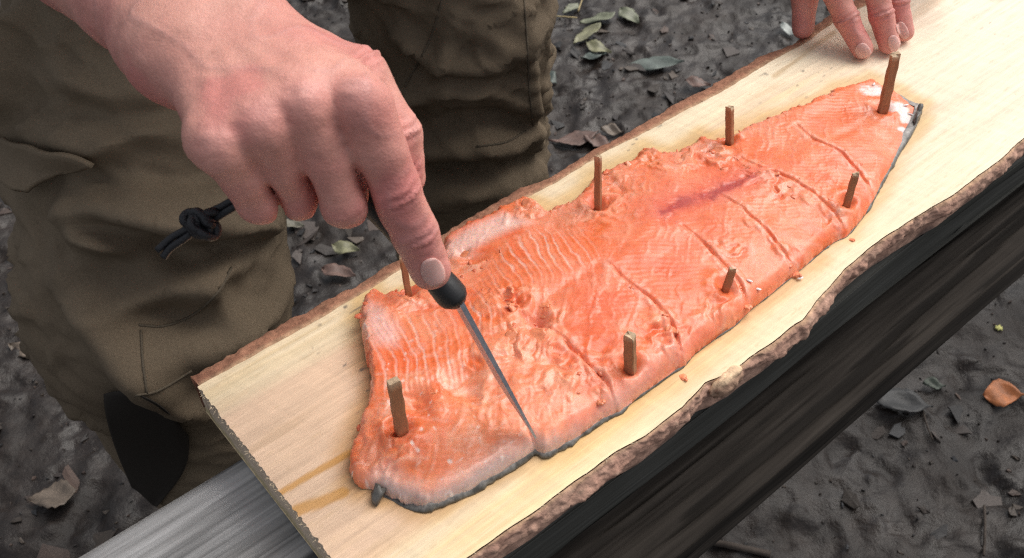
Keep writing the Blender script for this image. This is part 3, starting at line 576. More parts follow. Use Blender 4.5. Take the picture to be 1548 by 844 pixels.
# ------------------------------------------------------------------ implicit surfaces
def cone(P, a, b, ra, rb):
    a = np.asarray(a, np.float32); ab = np.asarray(b, np.float32)-a; q = P-a; t = np.clip((q@ab)/max(float(ab@ab), 1e-9), 0, 1)
    return np.sqrt(((q-t[:, None]*ab)**2).sum(1))-(ra+(rb-ra)*t)
def smin(a, b, k): h = np.clip(.5+.5*(b-a)/k, 0, 1); return b*(1-h)+a*h-k*h*(1-h)
def nets(fn, lo, hi, h, blk=6):
    """Sparse surface nets: vertices, quads of fn = 0 in the box lo..hi."""
    lo = np.asarray(lo, float); n = np.ceil((np.asarray(hi)-lo)/h/blk).astype(int); N = n*blk+1
    I = np.stack(np.meshgrid(*[np.arange(k) for k in n], indexing='ij'), -1).reshape(-1, 3)
    cen = (lo+(I+.5)*blk*h).astype(np.float32); dc = fn(cen); act = np.abs(dc) < blk*h*1.1
    G = np.full(tuple(N), 1.0, np.float32)
    for q, d in zip(I[~act & (dc < 0)], dc[~act & (dc < 0)]): G[q[0]*blk:q[0]*blk+blk+1, q[1]*blk:q[1]*blk+blk+1, q[2]*blk:q[2]*blk+blk+1] = -1
    o = np.stack(np.meshgrid(*[np.arange(blk+1)]*3, indexing='ij'), -1).reshape(-1, 3)
    ids = np.unique(((I[act]*blk)[:, None]+o[None]).reshape(-1, 3)@np.array([N[1]*N[2], N[2], 1])); fl = G.reshape(-1)
    for k in range(0, len(ids), 400000):
        c = ids[k:k+400000]; p = np.stack(np.unravel_index(c, tuple(N)), -1); fl[c] = fn((lo+p*h).astype(np.float32))
    ins = G < 0
    cs = sum(ins[a:N[0]-1+a, b:N[1]-1+b, c:N[2]-1+c].astype(np.int8) for a in (0, 1) for b in (0, 1) for c in (0, 1))
    cells = np.argwhere((cs > 0) & (cs < 8)); vid = np.full(tuple(N-1), -1, np.int32); vid[tuple(cells.T)] = np.arange(len(cells))
    acc = np.zeros((len(cells), 3)); cnt = np.zeros(len(cells)); cor = [(a, b, c) for a in (0, 1) for b in (0, 1) for c in (0, 1)]
    for p in cor:
        for ax in range(3):
            if p[ax]: continue
            q = list(p); q[ax] = 1
            fa = G[tuple((cells+p).T)]; fb = G[tuple((cells+q).T)]; m = (fa < 0) != (fb < 0); t = np.where(m, fa/np.where(m, fa-fb, 1), 0)
            e = np.tile(np.array(p, float), (len(cells), 1)); e[:, ax] = t; acc[m] += e[m]; cnt[m] += 1
    V = lo+(cells+acc/cnt[:, None])*h; Fq = []
    for ax in range(3):
        b, c = (ax+1) % 3, (ax+2) % 3; sl = [slice(0, k) for k in N]; s2 = [slice(0, k) for k in N]; sl[ax] = slice(0, N[ax]-1); s2[ax] = slice(1, N[ax])
        m = ins[tuple(sl)] != ins[tuple(s2)]; E_ = np.argwhere(m); E_ = E_[(E_[:, b] > 0) & (E_[:, c] > 0) & (E_[:, b] < N[b]-1) & (E_[:, c] < N[c]-1)]
        fl_ = ins[tuple(E_.T)]; eb = np.zeros(3, int); eb[b] = 1; ec = np.zeros(3, int); ec[c] = 1
        q = np.stack([vid[tuple((E_-eb-ec).T)], vid[tuple((E_-ec).T)], vid[tuple(E_.T)], vid[tuple((E_-eb).T)]], 1); q[~fl_] = q[~fl_][:, ::-1]; Fq.append(q)
    Fq = np.concatenate(Fq); return V, Fq[(Fq >= 0).all(1)]
def vnormals(V, F):
    n = np.cross(V[F[:, 2]]-V[F[:, 0]], V[F[:, 3]]-V[F[:, 1]]); N = np.zeros_like(V)
    for k in range(4): np.add.at(N, F[:, k], n)
    return N/(np.linalg.norm(N, axis=1)[:, None]+1e-12)
def relax(V, F, it=1, lam=.5):
    E_ = np.concatenate([F[:, [0, 1]], F[:, [1, 2]], F[:, [2, 3]], F[:, [3, 0]]])
    for _ in range(it):
        a = np.zeros_like(V); c = np.zeros(len(V)); np.add.at(a, E_[:, 0], V[E_[:, 1]]); np.add.at(c, E_[:, 0], 1); np.add.at(a, E_[:, 1], V[E_[:, 0]]); np.add.at(c, E_[:, 1], 1)
        V = V+lam*(a/np.maximum(c, 1)[:, None]-V)
    return V

# ------------------------------------------------------------------ the person
person = empty('person', (-.17, .78, 0), 'person in olive work trousers bending over the plank with a knife in one hand', 'person')
# right hand (with the knife); every joint: point and radius
rI = [dp(542, 160, .398), dp(596, 287, .424), dp(626, 352, .440), dp(651, 407, .453)]
rM = [dp(467, 168, .393), dp(521, 306, .421), dp(524, 282, .447), dp(505, 240, .460)]
rR = [dp(402, 196, .390), dp(451, 297, .425), dp(458, 274, .450), dp(452, 232, .458)]
rL = [dp(338, 228, .389), dp(393, 305, .418), dp(408, 286, .441), dp(414, 252, .450)]
rT = [dp(425, 78, .432), dp(540, 124, .426), dp(600, 205, .432), dp(617, 268, .442)]
rW = dp(318, 56, .432); rE = np.array([-.298, .562, .950])
fing_r = [(rI, (.0138, .0115, .0106, .0094)), (rM, (.0125, .0107, .0095, .0085)), (rR, (.0115, .0099, .009, .008)), (rL, (.0105, .0092, .008, .0072))]
thumb_r = (rT, (.0165, .0135, .0108, .0086))
def make_hand(fing, thumb, Wr, El, palm_r, kf, wpts, wr):
    fx = [[np.asarray(p) for p in f[0]] for f in fing]
    dors = None
    def fn(P):
        P = P.astype(np.float32); d = None
        for (j, r) in fing:
            q = cone(P, j[0], j[1], r[0], r[1]*.97); q = smin(q, cone(P, j[1], j[2], r[1], r[2]), .0035); q = smin(q, cone(P, j[2], j[3], r[2], r[3]), .003)
            mid_ = (np.asarray(j[1])+np.asarray(j[0]))/2; q = smin(q, cone(P, mid_, mid_, r[1]*.98, r[1]*.98), .004)
            d = q if d is None else smin(d, q, .0008)
        for a in range(3):                    # the crease between neighbouring fingers
            fa2, fb2 = fing[a], fing[a+1]
            q1 = np.minimum(cone(P, fa2[0][0], fa2[0][1], fa2[1][0], fa2[1][1]), cone(P, fa2[0][1], fa2[0][2], fa2[1][1], fa2[1][2])); q2 = np.minimum(cone(P, fb2[0][0], fb2[0][1], fb2[1][0], fb2[1][1]), cone(P, fb2[0][1], fb2[0][2], fb2[1][1], fb2[1][2]))
            bx = np.asarray(fa2[0][1])-fa2[0][0]; tq = ((P-np.asarray(fa2[0][0], np.float32))@(bx/(bx@bx)).astype(np.float32))
            d = d+.0042*np.exp(-((q1-q2)/.0026)**2)*sstep(.40, .8, tq)*np.exp(-np.maximum(np.minimum(q1, q2), 0)/.003)
        pm_ = None
        for (j, r), w_ in zip(fing, wpts):
            q = cone(P, w_, np.asarray(j[0])+(np.asarray(w_)-j[0])*.16, palm_r, r[0]*.98); pm_ = q if pm_ is None else smin(pm_, q, .012)
        for a in range(3):                    # web between neighbouring knuckles
            pa, pb = np.asarray(fing[a][0][0]), np.asarray(fing[a+1][0][0]); wv2 = (np.asarray(wpts[a])-pa)*.13
            pm_ = smin(pm_, cone(P, pa+wv2, pb+wv2, .0120, .0114), .009)
        tj, tr = thumb; q = cone(P, tj[0], tj[1], tr[0], tr[1]); q = smin(q, cone(P, tj[1], tj[2], tr[1], tr[2]), .006); q = smin(q, cone(P, tj[2], tj[3], tr[2], tr[3]), .003)
        pm_ = smin(pm_, q, .010); d = smin(d, pm_, kf)
        for a, b, ra, rb in wr: d = smin(d, cone(P, a, b, ra, rb), .014)
        return d
    return fn
n_ax = np.cross(rE-rW, rI[0]-rL[0]); n_ax /= np.linalg.norm(n_ax)
sd_r = rI[0]-rL[0]; fa_ = (rE-rW)/np.linalg.norm(rE-rW); sd_r = sd_r-fa_*(sd_r@fa_); sd_r /= np.linalg.norm(sd_r)
W1, W2 = rW+sd_r*.0125, rW-sd_r*.0125
W3, W4 = W1+fa_*.06-sd_r*.003, W2+fa_*.06+sd_r*.003; wr_r = [(W1, W3, .0215, .0215), (W2, W4, .0215, .0215), (W3, rE+sd_r*.012, .0215, .036), (W4, rE-sd_r*.012, .0215, .036), (W2+fa_*.006, W2+fa_*.014, .0245, .0225)]
wpt_r = [W1-fa_*.012, W1-fa_*.012-sd_r*.008, W2-fa_*.012+sd_r*.006, W2-fa_*.010]
fn_r = make_hand(fing_r, thumb_r, rW, rE, .0165, .0035, wpt_r, wr_r)
allp = np.array([p for f, _ in fing_r for p in f]+rT+[rW, rE])
Vr, Fr = nets(fn_r, allp.min(0)-.045, allp.max(0)+.045, .0016)
Vr = relax(Vr, Fr, 2, .4)
def hand_detail(V, F, fing, thumb, dorsal, seed, wrist):
    """Knuckle bumps, joint creases and tendons, and the reddening of the skin over the joints."""
    N = vnormals(V, F); d = np.zeros(len(V)); rd = np.zeros(len(V)); pale_ = np.zeros(len(V))
    for (j, r) in fing+[thumb]:
        th = j is thumb[0]
        for k in (1, 2):
            a, b = np.asarray(j[k-1]), np.asarray(j[k]); c_ = np.asarray(j[k+1]); ax = (c_-a)/np.linalg.norm(c_-a); q = V-b; t = q@ax; rad = np.linalg.norm(q-t[:, None]*ax, axis=1)
            near = np.exp(-(t/(r[k]*.75))**2)*sstep(r[k]*2.2, r[k]*1.35, rad); up = sstep(.1, .7, N@dorsal)
            wv = vnoise(V*240, seed+k)*1.2
            d += near*up*(.0013*np.cos(t/.00155*2.2+wv)*np.exp(-(t/.0042)**2)+.0005); rd += near*up*(.85 if k == 1 else .4)
        if not th:
            b = np.asarray(j[0]); q = np.linalg.norm(V-b, axis=1); m = np.exp(-((q-r[0])/.010)**2)*sstep(.1, .8, N@dorsal)*sstep(.03, .018, q)
            c0 = np.exp(-(np.linalg.norm(V-(b+dorsal*r[0]), axis=1)/.0085)**2); d += c0*.0026+.0003*c0*np.cos(wv*3); rd += c0*.55; pale_ += np.exp(-(np.linalg.norm(V-(b+dorsal*r[0]), axis=1)/.006)**2)*.5
            a_, b_ = b+dorsal*.006, wrist+dorsal*.006+(b-wrist)*.1; ab = b_-a_; t_ = np.clip(((V-a_)@ab)/(ab@ab), 0, 1); q = V-a_-t_[:, None]*ab; q = q-np.outer(q@dorsal, dorsal); dq = np.linalg.norm(q, axis=1)
            d += .0011*np.exp(-(dq/.0034)**2)*sstep(.05, .25, t_)*sstep(.95, .55, t_)*sstep(.1, .6, N@dorsal)
        tip = np.asarray(j[3]); rd += np.exp(-(np.linalg.norm(V-tip, axis=1)/.011)**2)*.35
    n = fbm(V*60, seed+9, 4); n8 = fbm(V*22, seed+10, 3); d += .0004*fbm(V*130, seed+11, 3)+.0009*fbm(V*48, seed+12, 2)-.00035*np.abs(fbm(V*95, seed+13, 2))
    base = lerp(np.array([.69, .345, .275]), np.array([.63, .255, .22]), np.clip(.5+n8, 0, 1)); base = lerp(base, np.array([.67, .37, .29]), np.clip(.3+n*.8, 0, 1)*.4)
    colr = lerp(base, np.array([.56, .19, .175]), np.clip(rd, 0, 1)*.75); colr = lerp(colr, np.array([.72, .43, .38]), np.clip(pale_, 0, 1)*.6); blo = sstep(.05, .45, fbm(V*38, seed+14, 4)); colr = lerp(colr, np.array([.60, .20, .185]), blo*.55); vn_ = np.exp(-(fbm(V*np.array([26, 26, 26])+7, seed+16, 2)/.035)**2)*sstep(.1, .5, N@dorsal); colr = lerp(colr, np.array([.52, .30, .29]), vn_*.22); d += .0004*vn_; frk = vnoise(V*260, seed+15); colr = lerp(colr, np.array([.48, .20, .14]), sstep(.78, .92, frk)*.25)
    return V+N*d[:, None], colr
dors_r = np.cross(rI[0]-rL[0], rW-rM[0]); dors_r /= np.linalg.norm(dors_r)
if dors_r@(CAM-rM[0]) < 0: dors_r = -dors_r
Vr, Cr = hand_detail(Vr, Fr, fing_r, thumb_r, (dors_r+(CAM-rM[1])/np.linalg.norm(CAM-rM[1])*.8)/1.6, 401, rW)
# left hand resting on the plank
lI = [at(1236, -120, PZ+.088), at(1250, -38, PZ+.058), at(1279, 28, PZ+.028), at(1303, 73, PZ+.0088)]
lM = [at(1312, -130, PZ+.092), at(1322, -48, PZ+.060), at(1331, 22, PZ+.030), at(1344, 66, PZ+.0090)]
lR = [at(1385, -135, PZ+.088), at(1368, -58, PZ+.056), at(1356, 4, PZ+.028), at(1366, 48, PZ+.0085)]
lL = [at(1450, -120, PZ+.078), at(1436, -88, PZ+.046), at(1424, -62, PZ+.025), at(1424, -44, PZ+.0078)]
lT = [at(1225, -190, PZ+.085), at(1235, -85, PZ+.060), at(1217, -10, PZ+.030), at(1214, 42, PZ+.006)]
fing_l = [(lI, (.0125, .0108, .0098, .0088)), (lM, (.0125, .0108, .0098, .0090)), (lR, (.0115, .0100, .0092, .0085)), (lL, (.0105, .009, .0085, .0078))]
thumb_l = (lT, (.0155, .013, .0115, .0095))
lW = at(1345, -330, PZ+.135); lE = np.array([.31, 1.03, 1.04]); fl_ = (lE-lW)/np.linalg.norm(lE-lW); sl_ = lL[0]-lI[0]; sl_ = sl_-fl_*(sl_@fl_); sl_ /= np.linalg.norm(sl_)
A1, A2 = lW-sl_*.0105, lW+sl_*.0105
wr_l = [(A1, A1+fl_*.11, .0205, .028), (A2, A2+fl_*.11, .0205, .028), (A1+fl_*.10, lE, .028, .036), (A2+fl_*.10, lE, .028, .036)]
fn_l = make_hand(fing_l, thumb_l, lW, lE, .0160, .0035, [A1, A1+sl_*.008, A2-sl_*.006, A2], wr_l)
allp = np.array([p for f, _ in fing_l for p in f]+lT+[lW, lE])
Vl, Fl = nets(fn_l, allp.min(0)-.045, allp.max(0)+.045, .0018); Vl = relax(Vl, Fl, 2, .4)
dors_l = np.cross(lI[0]-lL[0], lM[0]-lW); dors_l /= np.linalg.norm(dors_l)
if dors_l[2] < 0: dors_l = -dors_l
Vl, Cl = hand_detail(Vl, Fl, fing_l, thumb_l, (dors_l+(CAM-lI[2])/np.linalg.norm(CAM-lI[2]))/1.6, 431, lW)
# torso, upper arms, neck and head
pel = np.array([-.17, .92, .95]); chest = np.array([-.17, .70, 1.17]); shR = np.array([-.36, .68, 1.19]); shL = np.array([.03, .70, 1.20]); nk = np.array([-.165, .58, 1.32]); hd = np.array([-.16, .525, 1.42])
def fn_b(P):
    P = P.astype(np.float32); d = cone(P, pel-[.06, 0, 0], chest-[.07, 0, 0], .115, .12); d = smin(d, cone(P, pel+[.06, 0, 0], chest+[.07, 0, 0], .115, .12), .05)
    d = smin(d, cone(P, shR, shL, .06, .06), .06); d = smin(d, cone(P, chest, nk, .09, .058), .05); d = smin(d, cone(P, nk, hd, .056, .06), .02)
    d = smin(d, cone(P, shR, rE, .055, .042), .03); d = smin(d, cone(P, shL, lE, .055, .042), .03)
    h = cone(P, hd+[0, .015, .02], hd+[0, .02, .03], .092, .086); h = smin(h, cone(P, hd+[0, -.045, -.03], hd+[0, -.055, -.075], .055, .038), .05)
    fw = np.array([.1, -.92, -.38]); fw /= np.linalg.norm(fw); up_ = np.array([0, -.38, .92]); f0 = hd+fw*.088
    h = smin(h, cone(P, f0+up_*.012, f0+fw*.018-up_*.022, .009, .013), .008)     # nose
    for s_ in (-1, 1):
        h = smin(h, cone(P, hd+np.array([s_*.088, .02, .0]), hd+np.array([s_*.096, .03, .035]), .012, .016), .006); eye = f0+up_*.012+np.array([s_*.032, 0, 0])
        h = -smin(-h, cone(P, eye+fw*.006, eye+fw*.006, .014, .014), .008); h = smin(h, cone(P, eye-fw*.008, eye-fw*.008, .0125, .0125), .003)
    h = -smin(-h, cone(P, f0+fw*.012-up_*.052-np.array([.022, 0, 0]), f0+fw*.012-up_*.052+np.array([.022, 0, 0]), .003, .003), .004)
    return smin(d, h, .015)
Vb_, Fb_ = nets(fn_b, (-.52, .36, .76), (.42, 1.16, 1.60), .006)
n9 = fbm(Vb_*30, 450, 3); Cb = lerp(np.array([.62, .345, .255]), np.array([.58, .27, .215]), np.clip(.5+n9, 0, 1))
Vall = np.concatenate([Vr, Vl, Vb_]); Fall = np.concatenate([Fr, Fl+len(Vr), Fb_+len(Vr)+len(Vl)])
body = mesh_np('body', Vall, Fall, M['skin'], person, col=np.concatenate([Cr, Cl, Cb]))
bvh_body = BVHTree.FromPolygons(Vall.tolist(), Fall.tolist())
def cast(bvh, px, py):
    d = Vector(ray(px, py)).normalized(); h = bvh.ray_cast(Vector(CAM), d)
    return (np.array(h[0]), np.array(h[1])) if h[0] is not None else (None, None)
def nail(c, tip, half, name='fingernail'):
    """Curved plate on the finger: centre and free edge as points of the picture's finger, half width in pixels."""
    c = np.array(c, float); tip = np.array(tip, float); ax = tip-c; L = np.linalg.norm(ax); ax /= L; sd = np.array([-ax[1], ax[0]])
    V, nI, nJ = [], 11, 9
    for i in range(nI):
        t = -1+2*i/(nI-1)
        for j in range(nJ):
            s_ = -1+2*j/(nJ-1); wv = half*(1-abs(t)**3.2*.42); q = c+ax*L*(t*1.0-.10*s_*s_*(-1 if t < 0 else 1))+sd*wv*s_
            p, n = cast(bvh_body, *q)
            for f_ in (.75, .5, .2, 0):
                if p is None: p, n = cast(bvh_body, *(c+(q-c)*f_))
            if p is None: print('nail off', c); return None
            if n@(CAM-p) < 0: n = -n
            V.append(p+n*(.0004*(1-.9*max(abs(s_), -t*.98)**4)))
    V = np.array(V).reshape(nI, nJ, 3)
    for _ in range(3): V[1:-1, 1:-1] = .5*V[1:-1, 1:-1]+.125*(V[2:, 1:-1]+V[:-2, 1:-1]+V[1:-1, 2:]+V[1:-1, :-2])
    V[:, :] += (CAM-V.mean((0, 1)))/np.linalg.norm(CAM-V.mean((0, 1)))*.00015
    o = mesh_np(name, V.reshape(-1, 3), gridfaces(nI, nJ), M['nail'], body)
    md = o.modifiers.new('thickness', 'SOLIDIFY'); md.thickness = .0005; md.offset = -1
    return o
nail((654, 411), (661, 431), 17); nail((1305, 79), (1312, 91), 11); nail((1352, 68), (1357, 82), 9); nail((1364, 46), (1370, 58), 8)
# jacket over torso and upper arms, hair
def fn_j(P):
    P = P.astype(np.float32); d = cone(P, pel-[.06, 0, -.03], chest-[.07, 0, 0], .135, .135); d = smin(d, cone(P, pel+[.06, 0, .03], chest+[.07, 0, 0], .135, .135), .05)
    d = smin(d, cone(P, shR, shL, .075, .075), .06); d = smin(d, cone(P, chest, nk-[0, 0, .03], .10, .064), .05)
    for s_, e_ in ((shR, rE), (shL, lE)): d = smin(d, cone(P, s_, s_+(e_-s_)*.96, .07, .058), .03)
    return d+.006*fbm(P*11, 460, 2).astype(np.float32)
Vj, Fj = nets(fn_j, (-.55, .42, .70), (.45, 1.2, 1.42), .008); mesh_np('jacket', Vj, Fj, M['jacket'], person)
def fn_h(P): P = P.astype(np.float32); d = cone(P, hd+[0, .024, .03], hd+[0, .035, .035], .094, .09); return np.maximum(d+.004*fbm(P*60, 470, 2).astype(np.float32), -(P@np.array([0, 1, .55], np.float32)-float((hd+[0, -.035, .02])@np.array([0, 1, .55]))))
Vh, Fh = nets(fn_h, hd-.16, hd+.18, .005); mesh_np('hair', Vh, Fh, M['hair'], person)

# ------------------------------------------------------------------ trousers
hipA, kneeA, ankA = np.array([-.285, .84, .95]), np.array([-.308, .590, .56]), np.array([-.305, .63, .07])
hipB, kneeB, ankB = np.array([-.075, .93, .95]), np.array([-.062, .905, .50]), np.array([-.05, .95, .07])
def fn_t0(P):
    P = P.astype(np.float32); a = cone(P, hipA, kneeA, .118, .106); a = smin(a, cone(P, kneeA, ankA, .106, .080), .03)
    b = cone(P, hipB, kneeB, .112, .098); b = smin(b, cone(P, kneeB, ankB, .098, .082), .03); d = smin(a, b, .012)
    d = smin(d, cone(P, (hipA+hipB)/2+[-.04, 0, .05], (hipA+hipB)/2+[.04, 0, .05], .13, .13), .05); return d
foldsA = [([(120, 312), (230, 312), (340, 280), (440, 250)], .018, .0120), ([(150, 360), (260, 335), (400, 340)], .024, .016), ([(110, 330), (190, 385), (280, 430), (330, 470)], .017, .011), ([(180, 470), (260, 440), (340, 400), (415, 370)], .016, .009), ([(230, 545), (300, 520), (370, 480), (420, 420)], .02, .012), ([(120, 430), (170, 500), (240, 570), (320, 610)], .022, .012), ([(60, 200), (150, 215), (250, 200), (330, 160)], .016, .008), ([(90, 120), (190, 150), (290, 130)], .018, .007), ([(20, 190), (30, 110), (50, 20)], .016, .010),
          ([(600, 60), (690, 90), (800, 70)], .016, .007), ([(600, 150), (680, 130), (790, 160)], .014, .006), ([(690, 30), (650, 100), (612, 170)], .010, .006), ([(610, 230), (700, 220), (800, 205)], .020, .007), ([(780, 20), (790, 120), (800, 230)], .016, .006), ([(590, 300), (680, 290), (810, 270)], .022, .008), ([(700, 20), (760, 60), (815, 40)], .012, .005)]
foldsD = [([(130, 345), (190, 350), (255, 385)], .015, .012), ([(150, 395), (230, 400), (290, 450)], .016, .010), ([(240, 290), (330, 265), (400, 235)], .014, .008), ([(300, 380), (360, 385), (420, 360)], .014, .007), ([(330, 500), (390, 450), (415, 400)], .012, .006), ([(630, 190), (720, 180), (810, 180)], .012, .005), ([(590, 265), (700, 255), (815, 240)], .014, .006)]
bvt = None
def fn_t(P): return fn_t0(P)+(.0075*(1-2.2*np.abs(fbm(P*np.array([7, 7, 8])+.5*fbm(P*5, 482, 2)[:, None], 480, 2)))+.002*fbm(P*14, 481, 2)).astype(np.float32)
Vt_, Ft_ = nets(fn_t, (-.48, .42, .05), (.14, 1.16, 1.12), .0055); Vt_ = relax(Vt_, Ft_, 1, .5)
b0 = BVHTree.FromPolygons(Vt_.tolist(), Ft_.tolist()); Nt = vnormals(Vt_, Ft_); disp = np.zeros(len(Vt_))
wb = np.c_[fbm(Vt_*18, 490, 2), fbm(Vt_*18, 491, 2), fbm(Vt_*18, 492, 2)]*.012
for sg, FL in ((1, foldsA), (-1, foldsD)):
    for L, wd, hh in FL:
        pts = [cast(b0, *q)[0] for q in spline(L, 4)]; pts = [p for p in pts if p is not None]
        if len(pts) < 2: continue
        d, p = polydist(Vt_+wb, np.array(pts)); g = np.exp(-(d/wd/.75)**2); 
        if sg > 0: g = g-.55*np.exp(-(np.maximum(d-wd*1.5, 0)/wd*1.4)**2)*(d > wd*1.5)*0
        disp += 3.0*sg*hh*g*(1-.6*np.abs(2*p-1)**2)
ax_ = np.c_[Vt_[:, 0]*20, Vt_[:, 1]*20, Vt_[:, 2]*46+Vt_[:, 0]*26]
cr = fbm(np.c_[Vt_[:, 0]*16+Vt_[:, 2]*9, Vt_[:, 1]*16, Vt_[:, 2]*34-Vt_[:, 0]*12]+.6*np.c_[wb*60], 498, 2); disp += .0065*np.exp(-(cr/.09)**2)*sstep(-.3, .2, fbm(Vt_*7, 499, 2))+.0050*(1-2*np.abs(fbm(ax_, 495, 2)))*sstep(1.0, .8, Vt_[:, 2])+.0012*fbm(Vt_*75, 497, 2)
Vt_ = Vt_+Nt*disp[:, None]; 
trousers = mesh_np('trousers', Vt_, Ft_, M['cloth'], person)
bvt = BVHTree.FromPolygons(Vt_.tolist(), Ft_.tolist())
def patch(name, quad, nI, nJ, m, off, parent, thick=.002, bulge=0, sm=0, rnd_=False):
    """Cloth piece lying on the trousers; quad = four picture corners (two per side)."""
    (a, b, c_, d) = [np.array(q, float) for q in quad]; V = []
    for i in range(nI):
        for j in range(nJ):
            s_ = i/(nI-1); t = j/(nJ-1)
            if rnd_: x_, y_ = 2*i/(nI-1)-1, 2*t-1; s_, t = .5+.62*x_*math.sqrt(1-y_*y_/2.2), .5+.62*y_*math.sqrt(1-x_*x_/2.2)
            q = (a*(1-s_)+b*s_)*(1-t)+(d*(1-s_)+c_*s_)*t; p, n = cast(bvt, *q)
            if p is None: V.append(V[-1] if V else np.array([0, 0, 0])); continue
            if n@(CAM-p) < 0: n = -n
            V.append(p+n*(off+bulge*t))
    V = np.array(V).reshape(nI, nJ, 3)
    for _ in range(sm): V[1:-1, 1:-1] = .25*(V[2:, 1:-1]+V[:-2, 1:-1]+V[1:-1, 2:]+V[1:-1, :-2]); V[1:-1, 0] = .5*V[1:-1, 0]+.25*(V[2:, 0]+V[:-2, 0]); V[1:-1, -1] = .5*V[1:-1, -1]+.25*(V[2:, -1]+V[:-2, -1]); V[0, 1:-1] = .5*V[0, 1:-1]+.25*(V[0, 2:]+V[0, :-2]); V[-1, 1:-1] = .5*V[-1, 1:-1]+.25*(V[-1, 2:]+V[-1, :-2])
    V = V.reshape(-1, 3); o = mesh_np(name, V, gridfaces(nI, nJ), m, parent); md = o.modifiers.new('thickness', 'SOLIDIFY'); md.thickness = thick; md.offset = 0
    return o
def seam(L, rad=.0011, m='thread'):
    pts = []
    for q in spline(L, 8):
        p, n = cast(bvt, *q)
        if p is not None: pts.append(p+(n if n@(CAM-p) > 0 else -n)*rad*.3)
    if len(pts) > 3:
        V, F = tube(np.array(pts), rad, 5); build_py('seam', V, F, M[m], trousers)
patch('pocket_flap', [(14, 206), (140, 236), (62, 296), (30, 268)], 26, 16, M['cloth'], .008, trousers, .004, .012, sm=10)
patch('dark_patch', [(154, 578), (292, 650), (240, 766), (214, 756)], 30, 30, M['darkpatch'], 0.005, trousers, .001, sm=40, rnd_=True)  # dark rounded patch laid on the lower part of the leg
seam([(210, 492), (250, 493), (295, 474), (330, 440), (350, 405)]); seam([(213, 500), (216, 550), (222, 595)]); seam([(205, 598), (240, 590), (290, 560)])
seam([(720, 222), (765, 215), (795, 198)]); seam([(792, 0), (797, 60), (800, 130), (806, 190)]); seam([(668, 0), (650, 60), (612, 132)])
for k, (an, kn) in enumerate(((ankA, kneeA), (ankB, kneeB))):
    f0 = np.array([an[0]+.01, an[1]-.03, 0]); bt = f0+np.array([.02, -.13, .045])
    def fn_s(P, f0=f0, bt=bt, an=an): P = P.astype(np.float32); d = cone(P, f0+[0, .05, .06], bt, .05, .042); d = smin(d, cone(P, an+[0, 0, -.01], an+[0, 0, .16], .058, .062), .04); return np.maximum(d, -(P[:, 2]-.004))
    V, F = nets(fn_s, (f0[0]-.13, f0[1]-.25, -.03), (f0[0]+.13, f0[1]+.17, .32), .007); mesh_np('boot', V, F, M['boot'], person)

# ------------------------------------------------------------------ knife
kf_ = dp(694, 458, .470); ktip = at(804, 657, PZ+.0115)
knife = empty('knife', tuple(kf_), 'small fixed blade knife with black handle held in the pointing hand', 'knife')
bd = ktip-kf_; BL = np.linalg.norm(bd); bd /= BL
vw = kf_-CAM; vw /= np.linalg.norm(vw); wdir = vw-bd*(vw@bd); wdir /= np.linalg.norm(wdir); tdir = np.cross(bd, wdir)
rt_ = R(-13); wdir, tdir = wdir*math.cos(rt_)+tdir*math.sin(rt_), -wdir*math.sin(rt_)+tdir*math.cos(rt_)
V = []; nb_ = 26
for i in range(nb_):
    f = i/(nb_-1); w2 = .016*(1-.05*f)*(1 if f < .62 else max(.06, 1-((f-.62)/.38)**1.8)); th = .0026*(1-.55*f**2)/2
    drop = .0045*(max(0, f-.55)/.45)**1.7; p = kf_-bd*.006+bd*(BL+.006)*f
    base = p+wdir*(-.004+drop*.0)
    V += [base-tdir*th, base+tdir*th, base+wdir*w2*.55+tdir*th*.85, base+wdir*w2, base+wdir*w2*.55-tdir*th*.85]
F = [(i*5+q, i*5+(q+1) % 5, (i+1)*5+(q+1) % 5, (i+1)*5+q) for i in range(nb_-1) for q in range(5)]+[(4, 3, 2, 1, 0), tuple((nb_-1)*5+q for q in range(5))]
build_py('blade', V, F, M['steel'], knife, smooth=False)
hp = spline([kf_+bd*.001, dp(670, 430, .466), dp(620, 372, .462), dp(568, 314, .454), dp(515, 262, .442), dp(455, 222, .437)], 8)
V = []; nh = len(hp); T_ = np.gradient(hp, axis=0); T_ /= np.linalg.norm(T_, axis=1)[:, None]
for i in range(nh):
    f = i/(nh-1); wd_ = wdir-T_[i]*(wdir@T_[i]); wd_ /= np.linalg.norm(wd_); td_ = np.cross(T_[i], wd_)
    a = (.0084+.0014*math.sin(f*9+.6))*(.62+.38*min(1, f/.06))*(1 if f < .93 else .8); b_ = a*.78
    for q in range(14): t = 2*math.pi*q/14; V.append(hp[i]+wd_*a*1.12*math.cos(t)*(1 if True else 1)+td_*b_*math.sin(t)+wd_*.003)
F = [(i*14+q, i*14+(q+1) % 14, (i+1)*14+(q+1) % 14, (i+1)*14+q) for i in range(nh-1) for q in range(14)]+[tuple(range(14))[::-1], tuple((nh-1)*14+q for q in range(14))]
build_py('handle', V, F, M['rubber'], knife)
